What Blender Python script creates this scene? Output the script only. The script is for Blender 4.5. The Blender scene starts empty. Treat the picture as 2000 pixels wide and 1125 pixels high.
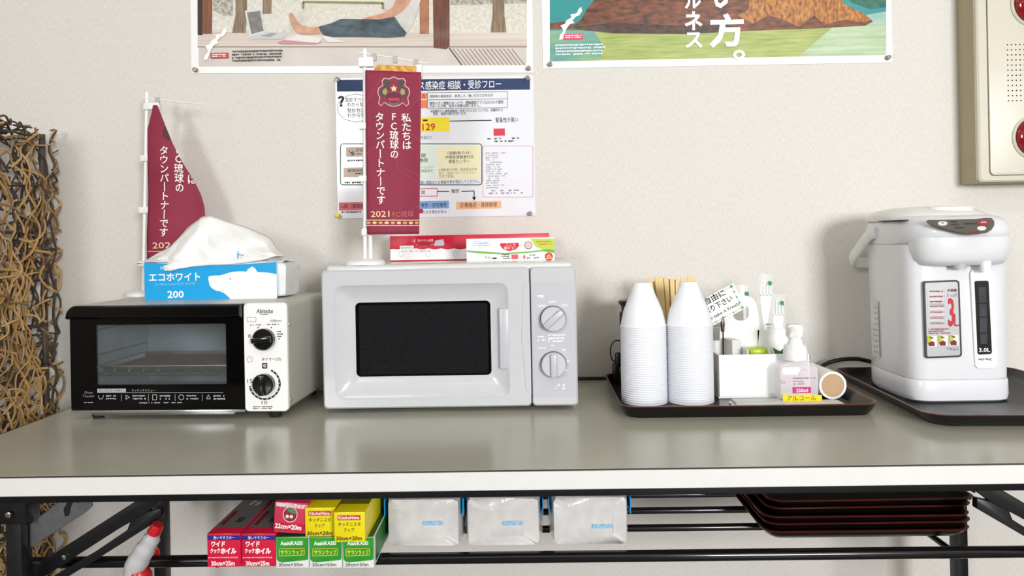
import bpy, bmesh, math, random
from mathutils import Matrix, Vector
R = random.Random(7)
SC = bpy.context.scene
COL = SC.collection
# ------------------------------------------------------------------ camera
F, YAW, ROLL, PPV = 1466.48, .0179, .0189, 462.25      # pixels of a 2000 x 1125 frame
CAM = Vector((-.0169, -1.5856, 1.0025))
cd = bpy.data.cameras.new('camera'); cam = bpy.data.objects.new('camera', cd); COL.objects.link(cam)
cd.sensor_width = 36; cd.lens = F / 2000 * 36; cd.shift_y = (PPV - 562.5) / 2000; cd.clip_start = .02
c_, s_ = math.cos(YAW), math.sin(YAW)
right0, up0, back0 = Vector((c_, s_, 0)), Vector((0, 0, 1)), Vector((s_, -c_, 0))
cr, sr = math.cos(ROLL), math.sin(ROLL)
cx = right0 * cr - up0 * sr; cy = right0 * sr + up0 * cr
cam.matrix_world = Matrix(((cx.x, cy.x, back0.x, CAM.x), (cx.y, cy.y, back0.y, CAM.y), (cx.z, cy.z, back0.z, CAM.z), (0, 0, 0, 1)))
SC.camera = cam
# ------------------------------------------------------------------ world, lights, exposure
w = bpy.data.worlds.new('world'); SC.world = w; w.use_nodes = True
w.node_tree.nodes['Background'].inputs[0].default_value = (.86, .93, 1, 1)
w.node_tree.nodes['Background'].inputs[1].default_value = .6
def area(name, loc, rot, sx, sy, power, col):
    l = bpy.data.lights.new(name, 'AREA'); l.shape = 'RECTANGLE'; l.size = sx; l.size_y = sy; l.energy = power; l.color = col
    o = bpy.data.objects.new(name, l); COL.objects.link(o); o.location = loc; o.rotation_euler = rot
    return o
WINS = ((-2.0, -1.2, 1.35, 2.2), (1.0, 1.9, 1.0, 1.9))          # windows in the rear wall: x0 x1 z0 z1
for (wx0, wx1, wz0, wz1), pw in zip(WINS, (66, 172)):
    area('window_daylight', ((wx0 + wx1) / 2, -4.06, (wz0 + wz1) / 2), (math.radians(90), 0, 0), wx1 - wx0 - .1, wz1 - wz0 - .1, pw, (.97, .985, 1))
LAMPS = ((-1.1, -1.5), (1.0, -1.5), (-.05, -3.6))
for lx, ly in LAMPS:
    area('ceiling_tube_light', (lx, ly, 2.41), (0, 0, 0), 1.2, .16, 7, (1, .98, .95))
vs = SC.view_settings
vs.view_transform = 'Standard'; vs.look = 'None'; vs.gamma = 1; vs.use_curve_mapping = False; vs.exposure = -.53
# ------------------------------------------------------------------ materials
def lin(h):
    h = h.lstrip('#'); c = [int(h[i:i + 2], 16) / 255 for i in (0, 2, 4)]
    return tuple(x / 12.92 if x <= .04045 else ((x + .055) / 1.055) ** 2.4 for x in c) + (1,)
MATS = {}
def M(name, hexc, rough=.5, metal=0, var=.05, scale=30, bump=0, bscale=200, coat=0, trans=0, alpha=1, spec=.5, ior=1.45, stretch=(1, 1, 1), hex2=None, lo=.35, hi=.65):
    if name in MATS: return MATS[name]
    m = bpy.data.materials.new(name); m.use_nodes = True; nt = m.node_tree; n = nt.nodes; L = nt.links
    p = n['Principled BSDF']
    p.inputs['Roughness'].default_value = rough; p.inputs['Metallic'].default_value = metal
    p.inputs['Coat Weight'].default_value = coat; p.inputs['Transmission Weight'].default_value = trans
    p.inputs['Alpha'].default_value = alpha; p.inputs['Specular IOR Level'].default_value = spec; p.inputs['IOR'].default_value = ior
    if coat: p.inputs['Coat Roughness'].default_value = .06
    tc = n.new('ShaderNodeTexCoord'); mp = n.new('ShaderNodeMapping'); mp.inputs['Scale'].default_value = stretch
    L.new(tc.outputs['Object'], mp.inputs[0])
    nz = n.new('ShaderNodeTexNoise'); nz.inputs['Scale'].default_value = scale; nz.inputs['Detail'].default_value = 5
    L.new(mp.outputs[0], nz.inputs['Vector'])
    rp = n.new('ShaderNodeValToRGB'); c = lin(hexc)
    if hex2: a, b = c, lin(hex2)
    else: a = tuple(min(1, x * (1 - var)) for x in c[:3]) + (1,); b = tuple(min(1, x * (1 + var)) for x in c[:3]) + (1,)
    rp.color_ramp.elements[0].position = lo; rp.color_ramp.elements[1].position = hi
    rp.color_ramp.elements[0].color = a; rp.color_ramp.elements[1].color = b
    L.new(nz.outputs[0], rp.inputs[0]); L.new(rp.outputs[0], p.inputs['Base Color'])
    if bump:
        bz = n.new('ShaderNodeTexNoise'); bz.inputs['Scale'].default_value = bscale; bz.inputs['Detail'].default_value = 4
        L.new(mp.outputs[0], bz.inputs['Vector'])
        bp = n.new('ShaderNodeBump'); bp.inputs['Strength'].default_value = bump; bp.inputs['Distance'].default_value = .002
        L.new(bz.outputs[0], bp.inputs['Height']); L.new(bp.outputs[0], p.inputs['Normal'])
    MATS[name] = m; return m
def ink(hexc): return M('ink_' + hexc, hexc, .55, var=.03)
# ------------------------------------------------------------------ mesh builder
class B:
    def __init__(s): s.v = []; s.f = []
    def add(s, vs, fs):
        k = len(s.v); s.v += [tuple(q) for q in vs]; s.f += [tuple(i + k for i in f) for f in fs]; return s
    def box(s, x0, x1, y0, y1, z0, z1):
        return s.add([(x0, y0, z0), (x1, y0, z0), (x1, y1, z0), (x0, y1, z0), (x0, y0, z1), (x1, y0, z1), (x1, y1, z1), (x0, y1, z1)],
                     [(0, 3, 2, 1), (4, 5, 6, 7), (0, 1, 5, 4), (1, 2, 6, 5), (2, 3, 7, 6), (3, 0, 4, 7)])
    def loft(s, rings, cap0=True, cap1=True, closed=True):
        n = len(rings[0]); vs = [p for r in rings for p in r]; fs = []
        for i in range(len(rings) - 1):
            for j in range(n if closed else n - 1):
                a = i * n + j; b = i * n + (j + 1) % n; fs.append((a, b, b + n, a + n))
        if cap0: fs.append(tuple(range(n))[::-1])
        if cap1: fs.append(tuple(range((len(rings) - 1) * n, len(rings) * n)))
        return s.add(vs, fs)
    def lathe(s, prof, seg=24, c=(0, 0, 0), axis='z', cap0=True, cap1=True):
        rings = []
        for r, h in prof:
            ring = []
            for k in range(seg):
                a = 2 * math.pi * k / seg; p = (r * math.cos(a), r * math.sin(a), h)
                if axis == 'y': p = (p[0], p[2], p[1])
                if axis == 'x': p = (p[2], p[0], p[1])
                ring.append((p[0] + c[0], p[1] + c[1], p[2] + c[2]))
            rings.append(ring)
        return s.loft(rings, cap0, cap1)
    def tube(s, path, r, seg=8, cap=True, flat=None):
        path = [Vector(p) for p in path]; rings = []; N = None
        for i, p in enumerate(path):
            t = (path[min(i + 1, len(path) - 1)] - path[max(i - 1, 0)]).normalized()
            if N is None:
                N = t.orthogonal().normalized() if flat is None else (Vector(flat) - t * t.dot(Vector(flat))).normalized()
            else:
                N = (N - t * t.dot(N)).normalized()
            Bn = t.cross(N); ri = r[i] if isinstance(r, (list, tuple)) and not isinstance(r, tuple) else r
            ra, rb = (ri if isinstance(ri, tuple) else (ri, ri))
            rings.append([p + N * (ra * math.cos(2 * math.pi * k / seg)) + Bn * (rb * math.sin(2 * math.pi * k / seg)) for k in range(seg)])
        return s.loft(rings, cap, cap)
    def poly(s, pts): return s.add(pts, [tuple(range(len(pts)))])
    def prism(s, pts, y0, y1):               # pts (x,z) extruded along y
        n = len(pts)
        return s.add([(x, y0, z) for x, z in pts] + [(x, y1, z) for x, z in pts],
                     [tuple(range(n)), tuple(range(2 * n - 1, n - 1, -1))] + [(i, i + n, (i + 1) % n + n, (i + 1) % n) for i in range(n)])
    def prismz(s, pts, z0, z1):              # pts (x,y) extruded along z
        n = len(pts)
        return s.add([(x, y, z0) for x, y in pts] + [(x, y, z1) for x, y in pts],
                     [tuple(range(n))[::-1], tuple(range(n, 2 * n))] + [(i, (i + 1) % n, (i + 1) % n + n, i + n) for i in range(n)])
    def grid(s, fn, nu, nv):
        vs = [fn(i / nu, j / nv) for j in range(nv + 1) for i in range(nu + 1)]
        return s.add(vs, [(j * (nu + 1) + i, j * (nu + 1) + i + 1, (j + 1) * (nu + 1) + i + 1, (j + 1) * (nu + 1) + i) for j in range(nv) for i in range(nu)])
    def mesh(s, name, mat, bevel=0, seg=2, smooth=True, recalc=True, angle=35):
        me = bpy.data.meshes.new(name); me.from_pydata(s.v, [], s.f)
        bm = bmesh.new(); bm.from_mesh(me)
        if recalc: bmesh.ops.recalc_face_normals(bm, faces=bm.faces)
        if bevel:
            es = [e for e in bm.edges if len(e.link_faces) == 2 and e.calc_face_angle(0) > .6]
            bmesh.ops.bevel(bm, geom=es, offset=bevel, segments=seg, affect='EDGES', profile=.5, clamp_overlap=True)
        bm.to_mesh(me); bm.free()
        if smooth:
            me.polygons.foreach_set('use_smooth', [True] * len(me.polygons)); me.set_sharp_from_angle(angle=math.radians(angle))
        if mat: me.materials.append(mat)
        return me
    def build(s, name, mat, parent=None, **k):
        me = s.mesh(name, mat, **k); return link(name, me, parent)
def link(name, me, parent=None):
    o = bpy.data.objects.new(name, me); COL.objects.link(o)
    if parent is not None: o.parent = parent.o if isinstance(parent, Thing) else parent
    return o
def structure(o): o['kind'] = 'structure'; return o
def rr(x0, x1, z0, z1, r, n=5):
    out = []
    for cx_, cz_, a0 in ((x1 - r, z1 - r, 0), (x0 + r, z1 - r, 90), (x0 + r, z0 + r, 180), (x1 - r, z0 + r, 270)):
        for k in range(n + 1):
            a = math.radians(a0 + 90 * k / n); out.append((cx_ + r * math.cos(a), cz_ + r * math.sin(a)))
    return out
def circ(cx_, cz_, r, n=28, rz=None): return [(cx_ + r * math.cos(2 * math.pi * k / n), cz_ + (rz or r) * math.sin(2 * math.pi * k / n)) for k in range(n)]
# pixel -> world ray
def ray(u, v):
    d = cx * ((u - 1000) / F) + cy * ((PPV - v) / F) - back0
    return d
TXT = {}
def text_mesh(s, bold=0., spacing=1., line=1.):
    key = (s, bold, spacing, line)
    if key in TXT: return TXT[key]
    cu = bpy.data.curves.new('t', 'FONT'); cu.body = s; cu.resolution_u = 2; cu.offset = bold; cu.space_character = spacing; cu.space_line = line; cu.align_x = 'CENTER'
    o = bpy.data.objects.new('t', cu); COL.objects.link(o)
    dg = bpy.context.evaluated_depsgraph_get()
    me = bpy.data.meshes.new_from_object(o.evaluated_get(dg))
    vs = [tuple(v.co) for v in me.vertices]; fs = [tuple(p.vertices) for p in me.polygons]
    bpy.data.objects.remove(o); bpy.data.curves.remove(cu); bpy.data.meshes.remove(me)
    TXT[key] = (vs, fs); return TXT[key]
class Thing:
    def __init__(s, name, label, cat, loc=(0, 0, 0), rot=0, group=None, kind=None):
        s.o = bpy.data.objects.new(name, None); COL.objects.link(s.o); s.o.empty_display_size = .02
        s.o.location = loc; s.o.rotation_euler = (0, 0, rot)
        s.M = Matrix.Translation(loc) @ Matrix.Rotation(rot, 4, 'Z'); s.Mi = s.M.inverted()
        if kind: s.o['kind'] = kind
        if label: s.o['label'] = label
        if cat: s.o['category'] = cat
        if group: s.o['group'] = group
    def _l(s, u, v):
        return s.Mi @ CAM, s.Mi.to_3x3() @ ray(u, v)
    def px(s, u, v, y=0):
        o, d = s._l(u, v); t = (y - o.y) / d.y; return (o.x + t * d.x, o.z + t * d.z)
    def pz(s, u, v, z=0):
        o, d = s._l(u, v); t = (z - o.z) / d.z; return (o.x + t * d.x, o.y + t * d.y)
    def rect(s, r, y=0):
        u0, v0, u1, v1 = r; um, vm = (u0 + u1) / 2, (v0 + v1) / 2
        c = s.px(um, vm, y); a = s.px(u0, vm, y)[0]; b = s.px(u1, vm, y)[0]; t = s.px(um, v0, y)[1]; q = s.px(um, v1, y)[1]
        return a, b, q, t
    def _flat(s, name, groups, mat, y, parent, join):
        o = None
        for g in ([sum(groups, [])] if join else groups):
            b = B()
            for p in g: b.poly([(x, y, z) for x, z in p])
            o = b.build(name, mat, parent or s, smooth=False, recalc=False)
            if join: o['kind'] = 'stuff'
        return o
    def polys(s, name, ps, mat, y, parent=None, join=False):
        return s._flat(name, [[[s.px(u, v, y) for u, v in p]] for p in ps], mat, y, parent, join)
    def rects(s, name, rs, mat, y, r=0, parent=None, join=False):
        g = []
        for q in rs:
            x0, x1, z0, z1 = s.rect(q, y)
            g.append([rr(x0, x1, z0, z1, r, 3) if r else [(x0, z0), (x1, z0), (x1, z1), (x0, z1)]])
        return s._flat(name, g, mat, y, parent, join)
    def lines(s, name, ls, wpx, mat, y, parent=None, join=False):
        g = []
        for l in ls:
            q = []
            for (u0, v0), (u1, v1) in zip(l, l[1:]):
                d = math.hypot(u1 - u0, v1 - v0) or 1; nx, ny = -(v1 - v0) / d * wpx / 2, (u1 - u0) / d * wpx / 2
                q.append([s.px(u, v, y) for u, v in ((u0 + nx, v0 + ny), (u1 + nx, v1 + ny), (u1 - nx, v1 - ny), (u0 - nx, v0 - ny))])
            g.append(q)
        return s._flat(name, g, mat, y, parent, join)
    def text(s, t, r, mat, y, bold=0., spacing=1., line=1., rot=0, parent=None, name='lettering', warp=None, shear=0, cut=None):
        vs, fs = text_mesh(t, bold, spacing, line)
        if not vs: return None
        xs = [q[0] for q in vs]; ys = [q[1] for q in vs]; a, b_, c, d = min(xs), max(xs), min(ys), max(ys)
        x0, x1, z0, z1 = s.rect(r, y); xc, zc = (x0 + x1) / 2, (z0 + z1) / 2; out = []
        for q in vs:
            X = ((q[0] - a) / max(b_ - a, 1e-6) - .5) * (x1 - x0); Z = ((q[1] - c) / max(d - c, 1e-6) - .5) * (z1 - z0)
            X += shear * Z
            X, Z = X * math.cos(rot) - Z * math.sin(rot), X * math.sin(rot) + Z * math.cos(rot)
            out.append((xc + X, y, zc + Z))
        if cut:
            me = bpy.data.meshes.new('c'); me.from_pydata(out, [], fs); bm = bmesh.new(); bm.from_mesh(me)
            for co, no in cut: bmesh.ops.bisect_plane(bm, geom=bm.verts[:] + bm.edges[:] + bm.faces[:], plane_co=co, plane_no=no, clear_outer=True)
            bm.to_mesh(me); bm.free(); out = [tuple(q.co) for q in me.vertices]; fs = [tuple(p.vertices) for p in me.polygons]; bpy.data.meshes.remove(me)
            if not out: return None
        if warp: out = [warp(*q) for q in out]
        return B().add(out, fs).build(name, mat, parent or s, smooth=False, recalc=False)
    def fine(s, r, rows, mat, y, fill=.8, seed=1, parent=None, gap=.25, ragged=.25):
        """rows of print too small to read"""
        rg = random.Random(seed); b = B(); x0, x1, z0, z1 = s.rect(r, y); h = (z1 - z0) / rows
        cw = h * .62
        for k in range(rows):
            x = x0; xe = x1 - (x1 - x0) * ragged * rg.random(); zt = z1 - k * h - h * .15
            while x < xe:
                wd = cw * rg.uniform(.5, 1.1)
                if rg.random() < fill:
                    hh = h * rg.uniform(.35, .6)
                    b.poly([(x, y, zt - hh), (x + wd, y, zt - hh), (x + wd, y, zt), (x, y, zt)])
                x += wd + cw * gap
        return b.build('fine_print', mat, parent or s, smooth=False, recalc=False)

# ------------------------------------------------------------------ the room
wall_m = M('wallpaper', '#dedad3', .75, var=.05, scale=420, stretch=(1, 1, .25), bump=.35, bscale=700)
structure(B().box(-2.6, 2.6, 0, .1, 0, 2.5).build('wall_back', wall_m, smooth=False))
plain = M('side_wall_paper', '#9a9185', .8, var=.04, scale=200, bump=.2, bscale=500)
structure(B().box(-2.7, -2.6, -4.1, .1, 0, 2.5).build('wall_left', plain, smooth=False))
structure(B().box(2.6, 2.7, -4.1, .1, 0, 2.5).build('wall_right', plain, smooth=False))
b = B(); (a0, a1, a2, a3), (b0, b1, b2, b3) = WINS
b.box(-2.7, a0, -4.2, -4.1, 0, 2.5); b.box(a1, b0, -4.2, -4.1, 0, 2.5); b.box(b1, 2.7, -4.2, -4.1, 0, 2.5)
for q in WINS: b.box(q[0], q[1], -4.2, -4.1, 0, q[2]); b.box(q[0], q[1], -4.2, -4.1, q[3], 2.5)
structure(b.build('wall_rear', plain, smooth=False))
for k, (x0, x1, z0, z1) in enumerate(WINS):
    b = B(); t = .03
    b.box(x0, x1, -4.16, -4.08, z0, z0 + t); b.box(x0, x1, -4.16, -4.08, z1 - t, z1); b.box(x0, x0 + t, -4.16, -4.08, z0, z1); b.box(x1 - t, x1, -4.16, -4.08, z0, z1)
    structure(b.build('window_%d' % (k + 1), M('window_frame', '#c9cbcc', .4, metal=.5), bevel=.004))
structure(B().box(-2.7, 2.7, -4.2, .1, 2.5, 2.6).build('ceiling', M('ceiling_board', '#b5b2ac', .85, var=.03, scale=90), smooth=False))
structure(B().box(-2.7, 2.7, -4.2, .1, -.1, 0).build('floor', M('floor_vinyl', '#5f594f', .45, var=.08, scale=12), smooth=False))
structure(B().box(-2.6, 2.6, -.012, 0, 0, .06).build('baseboard_back', M('baseboard', '#8d8375', .5), bevel=.002))
for k, (lx, ly) in enumerate(LAMPS):
    t = Thing('ceiling_light', ('white ceiling lamp housing on the rear part of the ceiling' if k == 2 else 'white ceiling lamp housing above the ' + ('toaster' if k == 0 else 'hot water pot') + ' end of the table'), 'ceiling lamp', (lx, ly, 2.5), 0, 'ceiling lamp housings')
    B().box(-.63, .63, -.11, .11, -.05, 0).build('housing', M('lamp_housing', '#e8e8e6', .5), t, bevel=.006)
    for s in (-1, 1): B().tube([(-.6, s * .05, -.062), (.6, s * .05, -.062)], .012, 10).build('tube', M('lamp_tube', '#f4f4f0', .3), t)

# ------------------------------------------------------------------ folding table
XL, XR, YF, YB, ZT = -.869, .931, -.6134, -.012, .70
black = M('black_enamel', '#17171a', .32, var=.12, scale=60)
lam = M('grey_laminate', '#b0ae9f', .2, var=.03, scale=9, bump=.02, bscale=350)
T = Thing('folding_table', 'long folding table with grey laminate top, white edge and black steel frame', 'table', ((XL + XR) / 2, (YF + YB) / 2, 0))
T.o.location.z = 0
ox, oy = (XL + XR) / 2, (YF + YB) / 2
def tb(x0, x1, y0, y1, z0, z1): return B().box(x0 - ox, x1 - ox, y0 - oy, y1 - oy, z0, z1)
tb(XL + .002, XR - .002, YF + .002, YB, ZT - .022, ZT).build('tabletop', lam, T, bevel=.001, seg=1)
edge = M('white_edge_band', '#dfdedb', .4, var=.015)
dark = M('edge_seam', '#3a3835', .6)
eb = B()
eb.box(XL - ox, XR - ox, YF - oy, YF - oy + .004, ZT - .0262, ZT - .0016); eb.box(XL - ox, XL - ox + .004, YF - oy + .004, YB - oy, ZT - .0262, ZT - .0016); eb.box(XR - ox - .004, XR - ox, YF - oy + .004, YB - oy, ZT - .0262, ZT - .0016)
eb.build('edge_band', edge, T, bevel=.0008, seg=1)
sb = B(); sb.box(XL - ox - .0003, XR - ox + .0003, YF - oy - .0003, YF - oy + .003, ZT - .0017, ZT - .0003); sb.box(XL - ox - .0003, XL - ox + .003, YF - oy, YB - oy, ZT - .0017, ZT - .0003)
sb.build('edge_seam', dark, T, smooth=False)
for yy in (-.585, -.05):
    tb(XL + .03, XR - .03, yy, yy + .022, ZT - .045, ZT - .0225).build('frame_rail', black, T, bevel=.002)
LXl, LXr = XL + .148, XR - .148
FY, BY = -.565, -.165
for lx in (LXl, LXr):
    s = 1 if lx == LXl else -1
    for yy in (FY, BY):
        leg = tb(lx - .011, lx + .011, yy - .012, yy + .012, .02, ZT - .03).build('leg', black, T, bevel=.002)
        tb(lx - .014, lx + .014, yy - .015, yy + .015, 0, .022).build('foot_cap', M('rubber', '#1b1b1b', .8), leg, bevel=.003)
        tb(lx - .02, lx + .02, yy - .016, yy + .016, ZT - .075, ZT - .03).build('leg_bracket', black, T, bevel=.002)
        bo = B(); bo.lathe([(.0045, -.019), (.004, -.0215), (.002, -.0222)], 12, (lx - ox, yy - oy, ZT - .06), 'y'); bo.build('bolt', M('bolt_steel', '#c8c8c8', .25, metal=1), T)
        # diagonal brace: a folded channel with a slot, from the leg up to the middle of the table
        ye = yy + .035
        P0 = Vector((lx, 0, .53)); P1 = Vector((lx + s * .166, 0, .632)); d = (P1 - P0).normalized(); nn = Vector((-d.z, 0, d.x))
        if nn.z < 0: nn = -nn
        def bp(a, c): q = P0 + d * a + nn * c; return (q.x - ox, q.z)
        L_ = (P1 - P0).length
        bb = B(); bb.prism([bp(-.06, .016), bp(L_ + .01, .016), bp(L_ + .03, -.002), bp(L_ - .005, -.006), bp(L_ - .055, -.004), bp(-.06, -.004)], ye - oy - .006, ye - oy + .006)
        bb.prism([bp(-.06, -.02), bp(-.06, -.008), bp(L_ - .105, -.0135), bp(L_ - .045, -.012), bp(L_ - .035, -.004), bp(L_ - .005, -.006), bp(L_ + .012, -.012), bp(L_ + .005, -.024), bp(L_ - .1, -.0235)], ye - oy - .006, ye - oy + .006)
        br = bb.build('brace', black, T, bevel=.0012)
        q = bp(L_ * .28, .004); B().lathe([(.004, ye - oy - .007), (.0035, ye - oy - .009), (.0015, ye - oy - .0096)], 10, (q[0], 0, q[1]), 'y').build('rivet', M('bolt_steel', '', .2), br)
    tb(lx - .011, lx + .011, FY, BY, .12, .14).build('cross_bar', black, T, bevel=.002)
# zinc latch plate beside the front leg
zinc = M('zinc_plate', '#8f9296', .38, metal=.85, var=.1, scale=80)
for lx, s in ((LXl, 1), (LXr, -1)):
    pts = [(.012, .585), (.012, .618), (.062, .655), (.085, .66), (.098, .655), (.1, .642), (.09, .633)]
    lp = B().prism([(lx + s * a - ox, c) for a, c in pts], FY - oy + .004, FY - oy + .0065).build('latch_plate', zinc if s > 0 else black, T, bevel=.0006, seg=1)
    sl = [(.062, .628), (.06, .638), (.068, .652), (.075, .652), (.07, .64), (.068, .63)]
    B().prism([(lx + s * a - ox, c) for a, c in sl], FY - oy + .0034, FY - oy + .0042).build('slot', M('slot_dark', '#0c0c0c', .7) if s > 0 else M('slot_light', '#c9c4ba', .7), lp, smooth=False)
    B().lathe([(.005, FY - oy + .003), (.004, FY - oy + .0005), (.002, FY - oy - .0002)], 12, (lx + s * .082 - ox, 0, .652), 'y').build('pin', M('bolt_steel', '', .2), lp)
# wire shelf below the top
SZ = .547
gloss = M('black_gloss_tube', '#121214', .16, var=.1, coat=.4)
def rod(y, z, r, xa=-.48, xb=.6, name='shelf_rod'):
    B().tube([(xa - ox, y - oy, z), ((xa + xb) / 2 - ox, y - oy, z), (xb - ox, y - oy, z)], r, 14).build(name, gloss, T)
rod(-.50, SZ - .0082, .0082, LXl - .04, LXr + .06, 'shelf_front_bar')
for y in (-.404, -.33, -.255, -.18): rod(y, SZ - .0055, .0055)
for xx in (-.475, .595):
    B().tube([(xx - ox, -.50 - oy, SZ - .014), (xx - ox, -.16 - oy, SZ - .014)], .0045, 10).build('shelf_side_rail', black, T)

# ------------------------------------------------------------------ microwave oven
W = Thing('microwave_oven', 'white microwave oven with dark window and two round dials', 'microwave', (-.1525, -.15, ZT))
wh = M('white_appliance', '#cacbcf', .2, var=.01, coat=.35)
pan = M('pale_grey_panel', '#c0c1c8', .33, var=.01)
fy = -.285 + .15
X0, X1 = W.px(629, 660, fy)[0], W.px(1127, 660, fy)[0]; ZB, ZD = .008, .2495
B().box(X0 + .004, X1 - .004, fy + .018, .135, ZB, .257).build('body', M('white_sheet_steel', '#d6d6d4', .22, var=.01, coat=.2), W, bevel=.006, seg=3)
for sx in (X0 + .04, X1 - .04):
    for sy in (fy + .05, .11): B().lathe([(.012, 0), (.014, .009)], 16, (sx, sy, 0)).build('foot', M('rubber', '', .8), W)
XS = W.px(1037, 660, fy)[0]
# door: a frame that slopes inward to the window
def R3(r, y): return [(x, y, z) for x, z in r]
dx0, dx1 = X0, XS - .0008
def pr(r, y, rad):                                   # ring from a pixel rectangle
    a, c, q, t = W.rect(r, y); return R3(rr(a, c, q, t, rad, 5), y)
out = R3(rr(dx0, dx1, ZB, ZD, .007, 5), fy + .004)
out1 = R3(rr(dx0 + .003, dx1 - .001, ZB + .003, ZD - .003, .007, 5), fy)
bk = R3(rr(dx0, dx1, ZB, ZD, .007, 5), fy + .02)
rec0 = pr((653, 555, 994, 779), fy, .016); rec1 = pr((658, 559, 990, 775), fy + .003, .014)
w0 = pr((690, 584, 964, 739), fy + .016, .009); w1 = pr((695, 589, 959, 734), fy + .016, .008)
# bow the recess' left and right sides outward a little
def bow(ring):
    zs = [p[2] for p in ring]; zm, hz = (max(zs) + min(zs)) / 2, (max(zs) - min(zs)) / 2; xm = sum(p[0] for p in ring) / len(ring)
    return [(p[0] + math.copysign(.004, p[0] - xm) * 0, p[1], p[2]) for p in ring]
door = B(); door.loft([bk, out, out1, rec0, rec1, w0, w1], True, False)
d = door.build('door', wh, W, angle=28)
a, c, q, t = W.rect((691, 585, 963, 738), fy + .0165)
B().prism(rr(a, c, q, t, .008, 4), fy + .0162, fy + .018).build('window_rim', M('window_black', '#050507', .06, spec=.4), d, smooth=False)
a, c, q, t = W.rect((702, 594, 953, 730), fy + .016)
B().prism(rr(a, c, q, t, .004, 3), fy + .0158, fy + .0166).build('window_pane', M('window_mesh', '#1a1a1e', .05, var=.3, scale=900, spec=.5), d, smooth=False)
hole = B()
for v in (602, 717):
    for k in range(38):
        x, z = W.px(706 + k * 6.4, v - k * .06, fy + .0155); hole.poly([(p, fy + .0155, r_) for p, r_ in circ(x, z, .0009, 6)])
hole.build('vent_dots', M('window_dot', '#060606', .4), d, smooth=False)['kind'] = 'stuff'
# finger grip in the right cheek of the recess
xa, xb, zq, zt = W.rect((975, 601, 993, 721), fy + .004)
B().loft([R3([(xa, zq), (xb, zq + .001), (xb, zt - .001), (xa, zt)], fy + .0105), R3([(xa + .001, zq + .001), (xb + .001, zq + .002), (xb + .001, zt - .002), (xa + .001, zt - .001)], fy + .0005)]).build('grip', pan, d, bevel=.001)
# control panel
cp = B().loft([R3(rr(XS + .0008, X1, ZB, ZD, .007, 5), fy + .02), R3(rr(XS + .0008, X1, ZB, ZD, .007, 5), fy + .004), R3(rr(XS + .0018, X1 - .003, ZB + .003, ZD - .003, .007, 5), fy)]).build('control_panel', wh, W, angle=28)
xa, xb, zq, zt = W.rect((1040, 550, 1124, 776), fy)
B().prism([(xa, zq), (xb, zq), (xb, zt), (xa, zt)], fy - .0006, fy + .001).build('panel_inset', pan, cp, smooth=False)
xa, xb, zq, zt = W.rect((1018, 552, 1036, 772), fy)
B().loft([R3([(xb, zt), (xa + .004, zt - .004), (xa, (zt + zq) / 2), (xa + .006, zq + .01), (xb, zq)], fy + .0001), R3([(xb, zt), (xa + .005, zt - .005), (xa + .001, (zt + zq) / 2), (xa + .007, zq + .011), (xb, zq)], fy - .0009)]).build('door_cheek', wh, d, smooth=False)
for (u, v), ang in (((1080, 622), 42), ((1081, 711), 90)):
    x, z = W.px(u, v, fy); kr = .0212
    k = B().lathe([(kr, fy - .0006), (kr, fy - .012), (kr - .0015, fy - .0135), (.001, fy - .0138)], 40, (x, 0, z), 'y').build('dial', wh, W)
    B().lathe([(kr + .0012, fy - .0005), (kr + .0012, fy - .0016), (kr - .001, fy - .0018)], 40, (x, 0, z), 'y').build('dial_ring', M('dial_gap', '#4a4a52', .5), k)
    ca, sa = math.cos(math.radians(ang)), math.sin(math.radians(ang))
    def rp_(a, c): return (x + a * ca - c * sa, z + a * sa + c * ca)
    h = kr * .93; g = .0048
    B().loft([R3([rp_(-h, -g - .001), rp_(h, -g - .001), rp_(h, g + .001), rp_(-h, g + .001)], fy - .0136), R3([rp_(-h, -g), rp_(h, -g), rp_(h, g), rp_(-h, g)], fy - .0205)]).build('grip_bar', pan, k, bevel=.0012)
lt = M('ink_white', '#fbfbff', .5)
y = fy - .0009
W.fine((1050, 575, 1060, 584), 1, lt, y, .95, 1); W.text('200W', (1050, 595, 1066, 600), lt, y); W.text('500W', (1072, 587, 1087, 592), lt, y); W.text('700W', (1096, 594, 1110, 599), lt, y)
W.fine((1050, 655, 1068, 668), 2, lt, y, .9, 2); W.fine((1070, 652, 1107, 670), 3, lt, y, .9, 3); W.fine((1050, 678, 1068, 682), 1, lt, y, .9, 4); W.fine((1080, 750, 1104, 762), 2, lt, y, .3, 5)
for u, v in ((1100, 684), (1110, 706), (1107, 724), (1080, 676)): W.fine((u - 3, v - 3, u + 3, v + 2), 1, lt, y, .95, u)

# ------------------------------------------------------------------ toaster oven
rotT = -.04
TO = Thing('toaster_oven', 'white and black toaster oven with a glass door and two black knobs', 'toaster oven', (-.6115, -.1885, ZT), rotT)
D = .122
ty = -D
tx0, tx1 = TO.px(139, 700, ty)[0], TO.px(562, 700, ty)[0]
tz0, tz1 = .0135, TO.px(350, 594, ty)[1]
cream = M('cream_sheet_steel', '#bdbcb3', .35, var=.015)
sx = TO.px(478, 700, ty)[0]
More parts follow.
